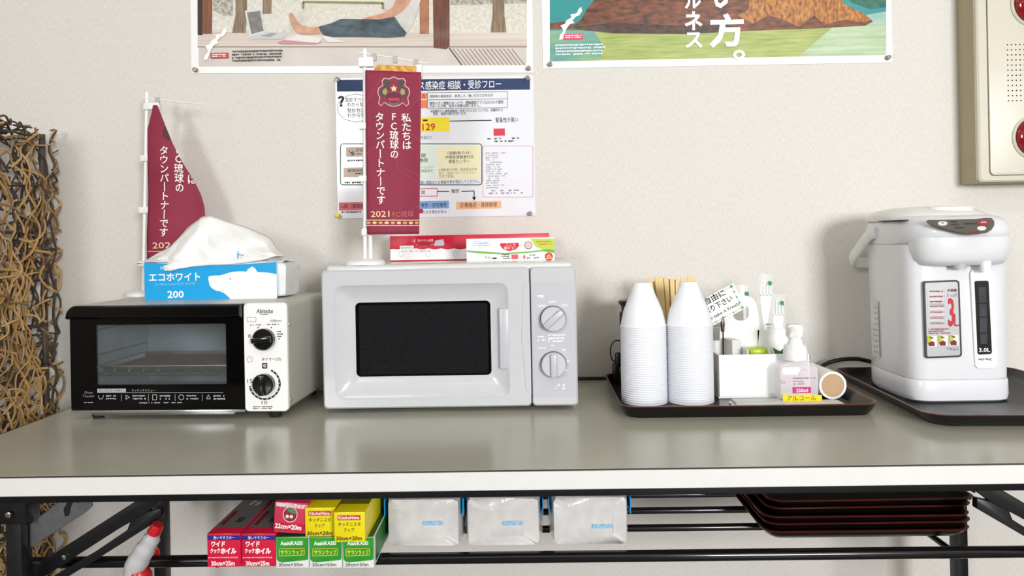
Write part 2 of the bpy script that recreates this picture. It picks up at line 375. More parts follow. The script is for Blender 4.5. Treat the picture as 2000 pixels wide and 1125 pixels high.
# hollow shell
sh = B(); th = .004
def ringy(x0, x1, z0, z1, r, y): return R3(rr(x0, x1, z0, z1, r, 4), y)
sh.loft([ringy(tx0 + th, tx1 - th, tz0 + th, tz1 - th, .008, ty + .006), ringy(tx0, tx1, tz0, tz1, .012, ty + .006), ringy(tx0, tx1, tz0, tz1, .012, D), ], False, True)
body = sh.build('body', cream, TO)
cav = M('oven_liner', '#78838a', .4, metal=.35, var=.08, scale=25)
cvx0, cvx1, cvz0, cvz1 = tx0 + .018, sx - .004, tz0 + .012, tz1 - .014
b = B(); b.loft([ringy(tx0 + .004, sx, tz0 + .004, tz1 - .004, .004, ty + .0055), ringy(cvx0, cvx1, cvz0, cvz1, .004, ty + .0055), ringy(cvx0, cvx1, cvz0, cvz1, .004, D - .03)], False, True)
b.build('oven_cavity', cav, TO, recalc=False)
cv = TO.o.children[-1]
for zz in (.105, .15):
    B().tube([(cvx0 + .001, ty + .01, zz), (cvx0 + .001, D - .035, zz)], .0012, 6).build('side_rib', M('liner_dark', '#4d5154', .4, metal=.6), cv)
# foot
for xx in (tx0 + .035, tx1 - .03):
    for yy in (ty + .02, D - .04): B().lathe([(.009, 0), (.0105, .004), (.0095, .016)], 16, (xx, yy, 0)).build('foot', M('rubber', '', .8), TO)
# grill rack, tray
steel = M('bare_steel', '#a9aaa8', .25, metal=1, var=.08, scale=40)
r_ = B()
zr = .072
for k in range(2): r_.tube([(cvx0 + .003, ty + .026 + k * .165, zr), (cvx1 - .003, ty + .026 + k * .165, zr)], .0014, 6)
for k in range(11):
    xx = cvx0 + .01 + k * (cvx1 - cvx0 - .02) / 10; r_.tube([(xx, ty + .026, zr + .0016), (xx, ty + .19, zr + .0016)], .0009, 6)
r_.build('rack', steel, TO)
tr = B(); ya, yb = ty + .028, ty + .19; xa, xb = cvx0 + .012, cvx1 - .012
def trring(e, z): return [(x, yv, z) for x, yv in rr(xa - e, xb + e, ya - e, yb + e, .014, 4)]
zt0 = zr + .003
tr.loft([trring(.003, zt0 + .014), trring(0, zt0 + .013), trring(-.005, zt0 + .001), trring(-.006, zt0), trring(.001, zt0 + .011), trring(.003, zt0 + .0125), trring(.003, zt0 + .014)], False, False)
tray_o = tr.build('baking_tray', M('tray_aluminium', '#b9b7b0', .3, metal=1, var=.06), TO)
b = B(); b.poly([(p[0], p[1], zt0 + .0012) for p in trring(-.0055, 0)]); b.build('tray_floor', M('burnt_tray', '#1c110a', .5, hex2='#40281a', scale=60), tray_o)
b = B()
for k in range(12):
    yy = ya + .012 + k * (yb - ya - .024) / 11; b.tube([(xa + .01, yy, zt0 + .008), (xb - .01, yy, zt0 + .008)], .0012, 6)
b.build('grill_wires', M('burnt_wire', '#33221a', .5, metal=0, var=.4, scale=60), tray_o)
# door
dk = M('door_black', '#030304', .08, var=.1, spec=.35)
wx0, wx1, wz0, wz1 = TO.rect((188, 633, 443, 751), ty)
dz0, dz1 = tz0 + .004, tz1 - .004
door = B(); door.loft([ringy(tx0, sx - .0008, dz0, dz1, .003, ty + .005), ringy(tx0, sx - .0008, dz0, dz1, .003, ty - .002), ringy(wx0, wx1, wz0, wz1, .003, ty - .002), ringy(wx0, wx1, wz0, wz1, .003, ty + .005), ringy(tx0, sx - .0008, dz0, dz1, .003, ty + .005)], False, False)
dr = door.build('door', dk, TO, angle=30)
B().prism(rr(wx0 - .001, wx1 + .001, wz0 - .001, wz1 + .001, .003, 3), ty + .001, ty + .003).build('window_pane', M('clear_glass', '#e6eaea', .02, alpha=.035, var=0), dr, smooth=False)
hb = B(); hx1 = sx - .0008; prof = []
zc0 = TO.px(300, 621, ty)[1]
for yv, e in ((ty + .002, 0), (ty - .008, 0), (ty - .013, .002), (ty - .0155, .005)):
    prof.append([(x, yv, z) for x, z in [(tx0 - .001 + e * .5, zc0 + e), (hx1 - e * .3, zc0 + e), (hx1 - e * .3, tz1 - e)] + [(tx0 - .001 + e * .5 + .016 * (1 - math.cos(a)), tz1 - e - .016 * (1 - math.sin(a))) for a in [math.pi / 2 * k / 6 for k in range(6, -1, -1)]]])
hb.loft(prof, True, True); hb.build('door_handle', M('handle_black', '#050506', .12, spec=.4), dr, angle=30)
# chrome lip below the door
xa, xb = tx0 - .001, sx
B().box(xa, xb, ty - .004, ty + .008, tz0 - .0005, tz0 + .004).build('bottom_trim', M('chrome_trim', '#c9ced2', .15, metal=.9), TO, bevel=.001)
x_a, x_b = TO.px(178, 805, ty)[0], TO.px(462, 805, ty)[0]
B().prism([(x_a, tz0), (x_b, tz0), (x_b - .006, tz0 - .006), (x_a + .006, tz0 - .006)], ty - .001, ty + .006).build('crumb_tray_lip', steel, TO, bevel=.0008)
# white control panel
cpz0 = tz0
panel = B().loft([ringy(sx, tx1, cpz0, tz1, .007, ty + .006), ringy(sx, tx1, cpz0, tz1, .007, ty - .0005), ringy(sx + .0007, tx1 - .002, cpz0 + .0015, tz1 - .0015, .006, ty - .0025)]).build('control_panel', M('white_plastic_panel', '#f4f3f1', .35, var=.01), TO)
y = ty - .0028
bk_ = ink('#1c1c1e'); gy = ink('#77777a')
for (u, v), ang in (((517, 662), 4), ((517, 750), 90)):
    x, z = TO.px(u, v, ty - .0025); kr = .0182
    k = B().lathe([(kr, ty - .0025), (kr, ty - .012), (kr - .002, ty - .0145), (.001, ty - .015)], 36, (x, 0, z), 'y').build('knob', M('knob_black', '#0c0c0d', .2, coat=.4), TO)
    ca, sa = math.cos(math.radians(ang)), math.sin(math.radians(ang))
    def rp_(a, c): return (x + a * ca - c * sa, z + a * sa + c * ca)
    h = kr * .9; g = .004
    B().loft([R3([rp_(-h, -g - .001), rp_(h, -g - .001), rp_(h, g + .001), rp_(-h, g + .001)], ty - .0145), R3([rp_(-h, -g), rp_(h, -g), rp_(h, g), rp_(-h, g)], ty - .022)]).build('grip_bar', M('knob_black', '', .2), k, bevel=.001)
TO.text('Abitelax', (501, 603, 534, 612), bk_, y, .01, shear=.2); TO.fine((509, 613, 524, 616), 1, bk_, y, .95, 3)
TO.lines('printed_box', [[(483, 620), (500, 620), (500, 628), (483, 628), (483, 620)]], .8, gy, y)
TO.text('切替(W)', (527, 624, 550, 630), bk_, y); TO.fine((489, 633, 515, 637), 1, bk_, y, .8, 5); TO.fine((521, 632, 548, 636), 1, bk_, y, .8, 6)
TO.text('切', (484, 653, 490, 660), bk_, y, .02); TO.fine((541, 646, 550, 660), 3, bk_, y, .8, 7)
dots = [circ(u, v, 1.3, 8) for u, v in ((504, 640), (530, 640), (490, 663), (545, 662))]
TO.polys('scale_dots', dots, bk_, y)
TO.text('タイマー(分)', (511, 698, 549, 706), bk_, y, .01)
TO.lines('clock_icon', [[(488 + 5.5 * math.cos(a * .35), 702 + 5.5 * math.sin(a * .35)) for a in range(19)], [(488, 702), (488, 699)]], .8, gy, y)
TO.rects('off_box', [(512, 709, 522, 720)], bk_, y, .001); TO.text('切', (514, 711, 520, 718), ink('#f4f4f4'), y - .0003, .02)
def arc(u, v, r, a0, a1, n): return [(u + r * math.cos(math.radians(a0 + (a1 - a0) * k / n)), v + r * math.sin(math.radians(a0 + (a1 - a0) * k / n))) for k in range(n + 1)]
TO.lines('timer_arc', [arc(517, 750, 29.5, -65, 172, 30)], 3.6, bk_, y)
dash = []
for k in range(14):
    a = math.radians(-55 + k * 17); dash.append(circ(517 + 29.5 * math.cos(a), 750 + 29.5 * math.sin(a), 1.1, 6))
TO.polys('timer_ticks', dash, ink('#f4f4f4'), y - .0003, join=True)
TO.text('15', (483, 740, 493, 748), bk_, y); TO.text('5', (543, 745, 549, 752), bk_, y, .02); TO.text('10', (511, 783, 522, 790), bk_, y)
TO.fine((494, 793, 538, 800), 2, bk_, y, .8, 8)
# print on the door
dy = ty - .0024; sv = ink('#a8a8aa')
TO.rects('title_box', [(190, 759, 246, 766)], sv, dy); TO.text('オーブントースター', (194, 760, 240, 765), ink('#151515'), dy - .0003); TO.text('クッキングメニュー', (257, 760, 303, 765), sv, dy)
TO.lines('rule', [[(190, 767), (436, 767)]], .9, sv, dy)
TO.lines('rule', [[(u, 770), (u, 783)] for u in (237, 290, 342, 395)], .8, sv, dy)
for k, u in enumerate((207, 259, 312, 364, 417)):
    TO.fine((u, 771, u + 24, 782), 2, sv, dy, .9, 20 + k)
    uu = u - 10
    ic = [[(uu - 5, 772), (uu - 3, 779), (uu + 3, 779), (uu + 5, 772)], [(uu - 3, 772), (uu + 4, 776), (uu - 3, 780), (uu - 3, 772)], [(uu - 4, 771), (uu + 4, 771), (uu + 4, 781), (uu - 4, 781), (uu - 4, 771)], arc(uu, 776, 5, 0, 360, 12), [(uu - 4, 779), (uu, 771), (uu + 4, 779), (uu - 4, 779)]][k]
    TO.lines('menu_icon', [ic], 1.2, sv, dy)
TO.fine((272, 785, 355, 789), 1, sv, dy, .85, 31); TO.text('Oven\nToaster', (161, 764, 185, 776), ink('#6d6d70'), dy, .02); TO.fine((164, 785, 183, 788), 1, sv, dy, .9, 33)
# screws and vents on the right side
for yy, zz in ((ty + .012, .16), (ty + .012, .03), (D - .02, .03)): B().lathe([(.003, tx1), (.0025, tx1 + .0012), (.001, tx1 + .0014)], 10, (0, yy, zz), 'x').build('screw', M('bolt_steel', '', .2), TO)
b = B()
for k in range(5): b.box(tx1 - .0002, tx1 + .0006, ty + .05, ty + .068, .09 + k * .008, .0925 + k * .008)
b.build('side_vents', M('vent_grey', '#b9b7ae', .5), TO)
TTOP = ZT + tz1

# ------------------------------------------------------------------ posters and notice on the wall
paper = M('poster_paper', '#f6f5f3', .3, var=.01, coat=.25)
def pin(parent, u, v, col, y=-.0015, clear=False):
    x, z = parent.px(u, v, y)
    m = M('clear_pin', '#c9c5bd', .15, trans=.6, var=.02) if clear else M('pin_' + col, col, .3, var=.02)
    o = B().lathe([(.0045, y), (.005, y - .0012), (.003, y - .003), (.0028, y - .007), (.0044, y - .0095), (.004, y - .0105), (.001, y - .0108)], 14, (x, 0, z), 'y').build('push_pin', m, parent)
    return o
def gloss_ink(name, h, h2=None, **k):
    k.setdefault('coat', .25); k.setdefault('rough', .4)
    return M('print_' + name, h, hex2=h2, **k)
P1 = Thing('wall_poster', 'glossy poster showing barefoot person with laptop on a wooden deck', 'poster', (-.358, -.0012, 1.355))
x0, x1 = P1.px(374, 143)[0], P1.px(1041.5, 142)[0]
z0 = P1.px(374, 143.5)[1]; z0b = P1.px(1041, 142)[1]
B().prism([(x0, z0), (x1, z0b), (x1 + .004, z0 + .515), (x0 + .003, z0 + .515)], -.0004, .0006).build('sheet', paper, P1, smooth=False)
yy = [-.0006]
def nx(): yy[0] -= .00012; return yy[0]
P1.polys('photo_print', [[(386, -330), (1029, -330), (1028, 127), (388, 130)]], gloss_ink('deck_front', '#d3ccc4', var=.05, scale=20), nx())
P1.polys('photo_gravel', [[(386, -330), (1029, -330), (1029, 64), (386, 64)]], gloss_ink('gravel', '#e4e1d6', '#cfcbbb', scale=150), nx())
P1.polys('photo_deck', [[(386, 62), (1029, 66), (1029, 91), (386, 91)]], gloss_ink('deck_top', '#cdbfb2', '#ddd2c7', scale=30, stretch=(.15, 1, 6)), nx())
P1.lines('photo_deck_edge', [[(386, 91.5), (1029, 91.5)]], 1.6, gloss_ink('deck_edge', '#7d6c5f'), nx())
P1.polys('photo_path', [[(548, 64), (590, 20), (600, -60), (640, -60), (600, 40), (580, 64)]], gloss_ink('path', '#c4c0b2', '#dad6c8', scale=60), nx())
P1.polys('photo_stone_wall', [[(416, -60), (455, -60), (455, 30), (440, 32), (416, 20)], [(880, -60), (1029, -60), (1029, 6), (880, 10)]], gloss_ink('stones', '#8f8a7c', '#c9c4b6', scale=160), nx())
P1.polys('photo_bench', [[(590, -8), (750, -8), (748, 9), (596, 9)]], gloss_ink('bench_top', '#e3e0c9', var=.05), nx())
P1.lines('photo_bench_frame', [[(592, 17), (592, 4), (748, 6), (748, 18)]], 5, gloss_ink('bench_frame', '#8c8668', var=.1), nx())
wood = gloss_ink('post_brown', '#6b3a22', '#8d5433', scale=40, stretch=(8, 1, .4)); trunk = gloss_ink('trunk', '#6f5a45', '#9b8468', scale=40, stretch=(6, 1, .6))
P1.polys('photo_trunk', [[(458, -200), (486, -200), (482, 30), (480, 64), (453, 64), (460, 30)]], trunk, nx())
P1.polys('photo_trunk', [[(516, -200), (532, -200), (530, 26), (513, 27)]], trunk, yy[0])
P1.polys('photo_trunk', [[(962, -200), (984, -200), (985, 30), (989, 63), (958, 63), (962, 30)]], trunk, yy[0])
P1.polys('photo_post', [[(390, -330), (417, -330), (414, 66), (388, 66)]], wood, yy[0])
P1.polys('photo_post', [[(818, -330), (838, -330), (838, 66), (820, 66)]], gloss_ink('post_light', '#9a6040', '#b07a55', scale=40), yy[0])
P1.polys('photo_post_shadow', [[(385, -330), (397, -330), (395, 69), (386, 68)]], gloss_ink('post_dark', '#241512'), nx())
P1.polys('photo_post', [[(841, -330), (878, -330), (878, 90), (872, 96), (847, 93)]], gloss_ink('post_front', '#57301f', '#7a4730', scale=40, stretch=(8, 1, .4)), nx())
P1.lines('photo_louvre', [[(885 + 8.2 * k, 95), (910 + 8.2 * k, 127)] for k in range(15)], 1.5, gloss_ink('louvre', '#a58a7a'), nx())
P1.lines('photo_louvre_edge', [[(877, 93), (902, 127)]], 2, gloss_ink('louvre_dark', '#4b342a'), nx())
P1.polys('photo_laptop_base', [[(487, 73), (520, 62), (563, 66), (548, 76), (492, 76)]], gloss_ink('laptop_silver', '#c9cacb', var=.03), nx())
P1.polys('photo_laptop_lid', [[(478, 21), (510, 18), (518, 63), (488, 72)]], gloss_ink('laptop_lid', '#d9dada', var=.03), nx())
P1.polys('photo_laptop_screen', [[(482, 24), (508, 21), (515, 60), (491, 67)]], gloss_ink('laptop_screen', '#6d6a66', '#8a8883', scale=90), nx())
P1.polys('photo_keys', [[(508, 70), (530, 64), (543, 66), (527, 72)]], gloss_ink('laptop_keys', '#9b9c9e'), nx())
P1.polys('photo_book', [[(541, 83), (560, 76), (628, 82), (618, 86), (548, 86)]], gloss_ink('book_pink', '#c98f90'), nx())
P1.polys('photo_pages', [[(556, 78), (580, 68), (630, 74), (622, 84)], [(626, 68), (640, 71), (675, 82), (640, 82)]], gloss_ink('book_pages', '#e6e0dc', var=.04), nx())
skin = gloss_ink('skin', '#c28a6c', '#d9a588', scale=40)
P1.polys('photo_foot', [[(564, 27), (569, 24), (574, 30), (580, 42), (592, 50), (608, 53), (624, 52), (626, 66), (604, 67), (588, 67), (577, 62), (568, 45)]], skin, nx())
P1.polys('photo_shirt', [[(772, -90), (822, -90), (822, 0), (812, 30), (806, 48), (794, 64), (783, 50), (772, 34), (752, 18), (760, 0)]], gloss_ink('shirt', '#d9d6d0', '#c8c4bd', scale=30), nx())
P1.polys('photo_jeans', [[(622, 52), (648, 45), (665, 37), (690, 37), (720, 38), (750, 36), (770, 33), (783, 52), (794, 64), (790, 71), (760, 73), (690, 72), (650, 72), (630, 68)]], gloss_ink('jeans', '#26343e', '#4c616b', scale=35, stretch=(1, 1, 2)), nx())
P1.polys('photo_head', [circ(797, -122, 25, 20, 30), [(786, -105), (808, -105), (812, -80), (782, -80)]], skin, nx()); P1.polys('photo_hair', [[(770, -125), (776, -150), (796, -160), (820, -150), (828, -122), (820, -100), (808, -112), (802, -134), (782, -138)]], gloss_ink('hair', '#2a211d', var=.1), nx())
P1.polys('photo_arm', [[(706, 37), (715, 34), (745, 27), (766, 15), (776, -6), (806, -6), (800, 6), (786, 22), (768, 33), (740, 38)]], skin, nx())
isl = [(441, 53), (443, 62), (437, 70), (430, 73), (424, 80), (428, 84), (418, 88), (412, 97), (409, 106), (405, 116), (398, 118), (400, 108), (406, 102), (404, 94), (400, 90), (410, 86), (412, 80), (422, 74), (420, 68), (432, 66), (436, 58)]
white_ink = gloss_ink('white', '#fafaf8', var=.01)
P1.polys('island_map', [isl], white_ink, nx())
redi = gloss_ink('red_tag', '#d5202a', var=.02)
P1.rects('red_tag', [(411, 103, 446, 113.5)], redi, nx()); P1.fine((414, 105, 443, 112), 2, white_ink, nx(), .9, 3, ragged=.05)
P1.fine((453, 97, 552, 121), 4, gloss_ink('caption', '#33302e'), nx(), .96, 4, ragged=.06)
for u, v in ((383, 137), (1032, 134)): pin(P1, u, v, '#c9c5bd', clear=True)

P2 = Thing('wall_poster', 'glossy poster of a brown rock in green sea with large white letters', 'poster', (.3922, -.0012, 1.354))
x0, x1 = P2.px(1060.5, 134)[0], P2.px(1743, 122)[0]; z0, z1 = P2.px(1060.5, 134)[1], P2.px(1743, 122)[1]
B().prism([(x0, z0), (x1, z1), (x1 - .002, z1 + .515), (x0 - .002, z0 + .515)], -.0004, .0006).build('sheet', paper, P2, smooth=False)
yy = [-.0006]
P2.polys('photo_sea', [[(1074, -330), (1730, -330), (1731, 107), (1074, 120)]], gloss_ink('sea_green', '#8aa24a', '#bcc272', scale=60, stretch=(.25, 1, 3), lo=.3, hi=.7), nx())
P2.polys('photo_sea_pale', [[(1630, 50), (1731, 44), (1731, 107), (1560, 110)]], gloss_ink('sea_pale', '#a5c092', '#c6d7b8', scale=30, stretch=(.3, 1, 3)), nx())
P2.polys('photo_sea_shallow', [[(1074, 58), (1160, 62), (1180, 90), (1170, 117), (1074, 120)]], gloss_ink('sea_bluegreen', '#4f98a0', '#86b48a', scale=20, stretch=(.5, 1, 2)), nx())
P2.polys('photo_sea_far', [[(1074, -330), (1731, -330), (1731, 48), (1600, 54), (1074, 60)]], gloss_ink('sea_teal', '#1f9a95', '#2f8a96', scale=18, stretch=(.4, 1, 2)), nx())
P2.polys('photo_foliage', [[(1640, -80), (1731, -80), (1731, 14), (1700, 18), (1660, 4)]], gloss_ink('foliage', '#1d5a48', '#2f7a64', scale=90), nx())
P2.polys('photo_sea_edge', [[(1690, 30), (1731, 22), (1731, 48), (1690, 50)]], gloss_ink('sea_edge', '#b7cdb8', '#8fbab0', scale=40), nx())
P2.polys('photo_rock', [[(1074, 46), (1098, 42), (1122, 48), (1135, 38), (1146, 18), (1160, 2), (1150, -20), (1180, -60), (1260, -140), (1420, -200), (1560, -120), (1620, -40), (1650, 8), (1690, 28), (1705, 42), (1690, 50), (1600, 55), (1520, 58), (1440, 61), (1340, 66), (1200, 65), (1130, 58), (1074, 57)]],
         gloss_ink('rock_brown', '#3a2017', '#94532f', scale=75, stretch=(.6, 1, 1.6), lo=.3, hi=.7), nx())
P2.polys('photo_rock_lit', [[(1440, 30), (1462, 20), (1470, -60), (1560, -110), (1620, -40), (1650, 8), (1690, 28), (1702, 40), (1680, 44), (1650, 38), (1610, 48), (1590, 30), (1560, 52), (1530, 38), (1500, 30), (1470, 46)]], gloss_ink('rock_orange', '#6b3a17', '#d08a3c', scale=110, stretch=(1.4, 1, .7), lo=.3, hi=.65), nx())
P2.polys('photo_rock_base', [[(1120, 52), (1200, 44), (1330, 50), (1400, 46), (1440, 52), (1440, 61), (1340, 66), (1200, 65), (1130, 58)]], gloss_ink('rock_shadow', '#2a1913', '#5b3826', scale=90, stretch=(.6, 1, 1.5)), nx())
isl2 = [(u + 694, v - 40) for u, v in isl]
P2.polys('island_map', [isl2], white_ink, nx())
P2.rects('red_tag', [(1101, 66, 1138, 77)], gloss_ink('pink_tag', '#e0406a'), nx()); P2.fine((1104, 68, 1135, 75), 2, white_ink, nx(), .9, 3, ragged=.05)
P2.fine((1085, 85, 1181, 109), 4, white_ink, nx(), .96, 5, ragged=.08)
yl = nx()
P2.text('び', (1392, -42, 1434, 16), white_ink, yl, .035); P2.text('方', (1385, 26, 1453, 93), white_ink, yl, .035); P2.text('。', (1431, 97, 1456, 117), white_ink, yl, .02)
P2.text('ル', (1337, -16, 1369, 17), white_ink, yl, .03); P2.text('ネ', (1337, 22, 1372, 59), white_ink, yl, .03); P2.text('ス', (1338, 63, 1372, 94), white_ink, yl, .03)
for u, v in ((1074, 126), (1733, 113)): pin(P2, u, v, '#c9c5bd', clear=True)

N = Thing('wall_notice', 'laminated white flow chart notice with navy header behind the upright flag', 'notice', (-.204, -.0012, 1.195))
cn = [N.px(655, 153), N.px(1042, 147), N.px(1046, 421), N.px(660, 427)]
B().prism(cn, -.0004, .0006).build('sheet', M('laminate_sheet', '#eef0f6', .2, var=.01, coat=.5), N, smooth=False)
yy = [-.0006]
navy = ink('#1d3560'); kk = ink('#26262a'); 
y = nx(); y2 = nx(); y3 = nx(); y4 = nx()
N.polys('header_bar', [[(658, 156), (1035, 153), (1035, 175), (658, 179)]], navy, y)
N.text('ス感染症 相談・受診フロー', (818, 157, 979, 174), white_ink, y2, .004)
N.text('？', (659, 187, 673, 209), kk, y2, .05)
cl = []
for k in range(40):
    a = k / 39 * 2 * math.pi; rr_ = 1 + .05 * abs(math.sin(a * 5)); cl.append((696 + 36 * rr_ * math.cos(a), 211 + 26 * rr_ * math.sin(a)))
N.lines('thought_cloud', [cl], 1, kk, y)
N.text('受診すべきか\nわからない', (674, 190, 722, 208), kk, y2, .01); N.text('受診方法が\nわからない', (678, 211, 722, 229), kk, y2, .01)
N.rects('orange_cell', [(770, 182, 835, 194), (770, 196, 835, 212)], ink('#e8875a'), y); N.text('方', (824, 184, 831, 192), kk, y2)
N.lines('table_rule', [[(835, 181), (991, 179), (991, 210), (835, 213), (835, 181)], [(835, 195), (991, 193)]], .8, kk, y2)
N.text('発熱等の風邪症状、息苦しさ、強いだるさがある方', (839, 184, 963, 190), kk, y2, .005); N.text('陽性の方と接触のあった方、接触確認アプリCOCOAで通知', (839, 197, 983, 204), kk, y2, .005)
N.text('のあった方等。症状の有無は問いません。', (839, 204, 938, 210), kk, y2, .005); N.text('※保健所から濃厚接触者と特定された方については、保健所から', (841, 213, 982, 219), kk, y2, .005); N.text('受診、検査の案内があります。', (846, 219, 912, 225), kk, y2, .005)
N.rects('yellow_cell', [(760, 230, 878, 258)], ink('#f3df2f'), y); N.text('ー', (826, 233, 835, 237), kk, y2, .03); N.text('2129', (812, 241, 850, 255), ink('#c4342a'), y2, .02)
N.rects('pale_cell', [(760, 259, 878, 272)], ink('#e2e2ea'), y); N.text('を紹介）', (822, 265, 843, 272), kk, y2)
N.lines('arrow_line', [[(878, 236.5), (960, 235)]], 1.8, kk, y2); N.text('緊急性が高い', (968, 229, 1012, 239), kk, y2, .005)
N.rects('red_bar', [(964, 251, 986, 265)], ink('#d8344a'), y); N.fine((952, 268, 1018, 279), 2, kk, y2, .4, 8)
def rrpx(u0, v0, u1, v1, r): return [(a, c) for a, c in rr(u0, u1, v0, v1, r, 4)] + [(u1, v1 - r)]
N.lines('green_frame', [rrpx(665, 281, 941, 361, 5)], 1.8, ink('#2d6a5a'), y2)
N.rects('peach_cell', [(676, 287, 712, 306), (671, 327, 712, 346)], ink('#f2e2d2'), y); N.text('診療', (695, 289, 711, 297), kk, y2); N.text('検体採取', (679, 330, 711, 336), kk, y2, .003)
N.lines('stethoscope', [arc(686, 294, 4, 0, 180, 8) , [(686, 298), (686, 302), (690, 303)], arc(690, 300, 2, 0, 360, 8)], 1.2, kk, y2); N.fine((679, 311, 712, 317), 1, kk, y2, .9, 9); N.fine((673, 354, 712, 360), 1, kk, y2, .9, 10); N.fine((694, 299, 711, 303), 1, kk, y2, .9, 11); N.fine((694, 337, 711, 342), 1, kk, y2, .9, 12)
N.rects('green_cell', [(770, 286, 851, 351)], ink('#dbe8dc'), y); N.text('関', (823, 300, 831, 308), kk, y2, .003); N.text('機関', (820, 309, 835, 317), kk, y2, .003); N.text('ームペー\n療機関を', (822, 324, 846, 337), gy, y2)
N.rects('cream_cell', [(854, 285, 938, 350)], ink('#efeac2'), y); N.text('（接触者のみ）', (874, 295, 919, 302), kk, y2, .003); N.text('沖縄県接触者PCR', (869, 303, 925, 310), kk, y2, .003); N.text('検査センター', (876, 311, 917, 319), kk, y2, .003)
N.text('※接触者が対象。発症者は対象', (857, 328, 932, 334), gy, y2); N.text('象外、検査のみドライブスルー', (857, 335, 932, 340), gy, y2); N.text('方式で実施。', (857, 341, 887, 347), gy, y2)
N.text('機関に相談または救急外来を受診してください。', (815, 352, 937, 359), kk, y2, .003)
N.lines('red_frame', [[(760, 369), (854, 368), (854, 383), (760, 384), (760, 369)]], 1.4, ink('#c64a5c'), y2); N.text('関', (823, 372, 830, 380), kk, y2)
N.lines('arrow_line', [[(854, 374), (877, 374)], [(901, 374), (926, 373), (926, 390)]], 1.8, kk, y2); N.polys('arrow_head', [[(922, 385), (930, 385), (926, 392)]], kk, y2); N.text('陰性', (882, 369, 897, 377), kk, y2, .01)
N.rects('blue_cell', [(770, 393, 877, 408)], ink('#7fa6dc'), y); N.text('療養・自宅療養', (822, 396, 873, 405), kk, y2, .003)
N.rects('orange_cell', [(891, 393, 979, 408)], ink('#f0b98c'), y); N.text('診療継続・健康観察', (899, 395, 971, 405), kk, y2, .003)
N.rects('pink_cell', [(662, 395, 714, 411)], ink('#e8767c'), y); N.text('入院（感染症', (664, 398, 712, 407), kk, y2, .01)
N.text('となる場合がある', (826, 410, 872, 417), kk, y2); N.fine((667, 412, 714, 417), 1, kk, y2, .9, 13)
N.lines('pink_frame', [rrpx(943, 285, 1041, 385, 4)], 1, ink('#d98fa0'), y2); N.fine((949, 297, 990, 369), 16, ink('#a5a5ab'), y2, .75, 14, ragged=.5); N.fine((949, 370, 1032, 380), 2, gy, y2, .5, 15)
pin(N, 662, 422, '#e8c832'); pin(N, 822, 412, '#c8202a'); pin(N, 1030, 153, '', clear=True); pin(N, 660, 156, '', clear=True); pin(N, 1035, 417, '', clear=True)

# ------------------------------------------------------------------ fire alarm panel
A = Thing('alarm_panel', 'cream wall alarm box with red round lamps and speaker holes', 'alarm box', (1.045, 0, 1.093))
ay = -.068; al, ar = -.153, .153
ivory = M('ivory_plastic', '#d3cebd', .35, var=.015)
B().box(al, ar, ay + .012, 0, .0, .42).build('casing', M('khaki_casing', '#aea383', .5, var=.02), A, bevel=.002)
fr_ = B().loft([R3(rr(al + .001, ar, .001, .42, .008, 4), ay + .013), R3(rr(al + .001, ar, .001, .42, .008, 4), ay + .003), R3(rr(al + .004, ar - .004, .004, .416, .008, 4), ay)]).build('front_frame', ivory, A)
ix0, iz0 = al + .021, .014
B().prism(rr(ix0 - .001, ar - .02, iz0 - .001, .402, .009, 4), ay - .0008, ay).build('panel_gap', M('gap_grey', '#77715f', .6), A, smooth=False)
B().prism(rr(ix0, ar - .021, iz0, .401, .009, 4), ay - .0035, ay).build('front_plate', ivory, A, bevel=.0015)
for u, v in ((2018, 8), (2021, 268)):
    x, z = A.px(u, v, ay - .004); R0 = .040
    lm = B().lathe([(R0 + .005, ay - .003), (R0 + .005, ay - .006), (R0 + .001, ay - .009), (R0, ay - .006)], 40, (x, 0, z), 'y').build('lamp_ring', ivory, A)
    B().lathe([(R0, ay - .004), (R0 - .001, ay - .013), (R0 - .007, ay - .019), (R0 - .016, ay - .021), (R0 - .02, ay - .017), (.002, ay - .017)], 40, (x, 0, z), 'y').build('red_lens', M('red_lens', '#8c0d1c', .12, coat=.5, var=.1), lm)
hl = M('hole_dark', '#2a241c', .8)
for c in range(9):
    for r in range(12):
        x, z = A.px(1967.5 + c * 8.1 + r * .2, 87.5 + r * 9.95 - c * .15, ay - .0036)
        if c < 8: B().poly([(p, ay - .0037, q) for p, q in circ(x, z, .0015, 8)]).build('speaker_hole', hl, A, smooth=False)

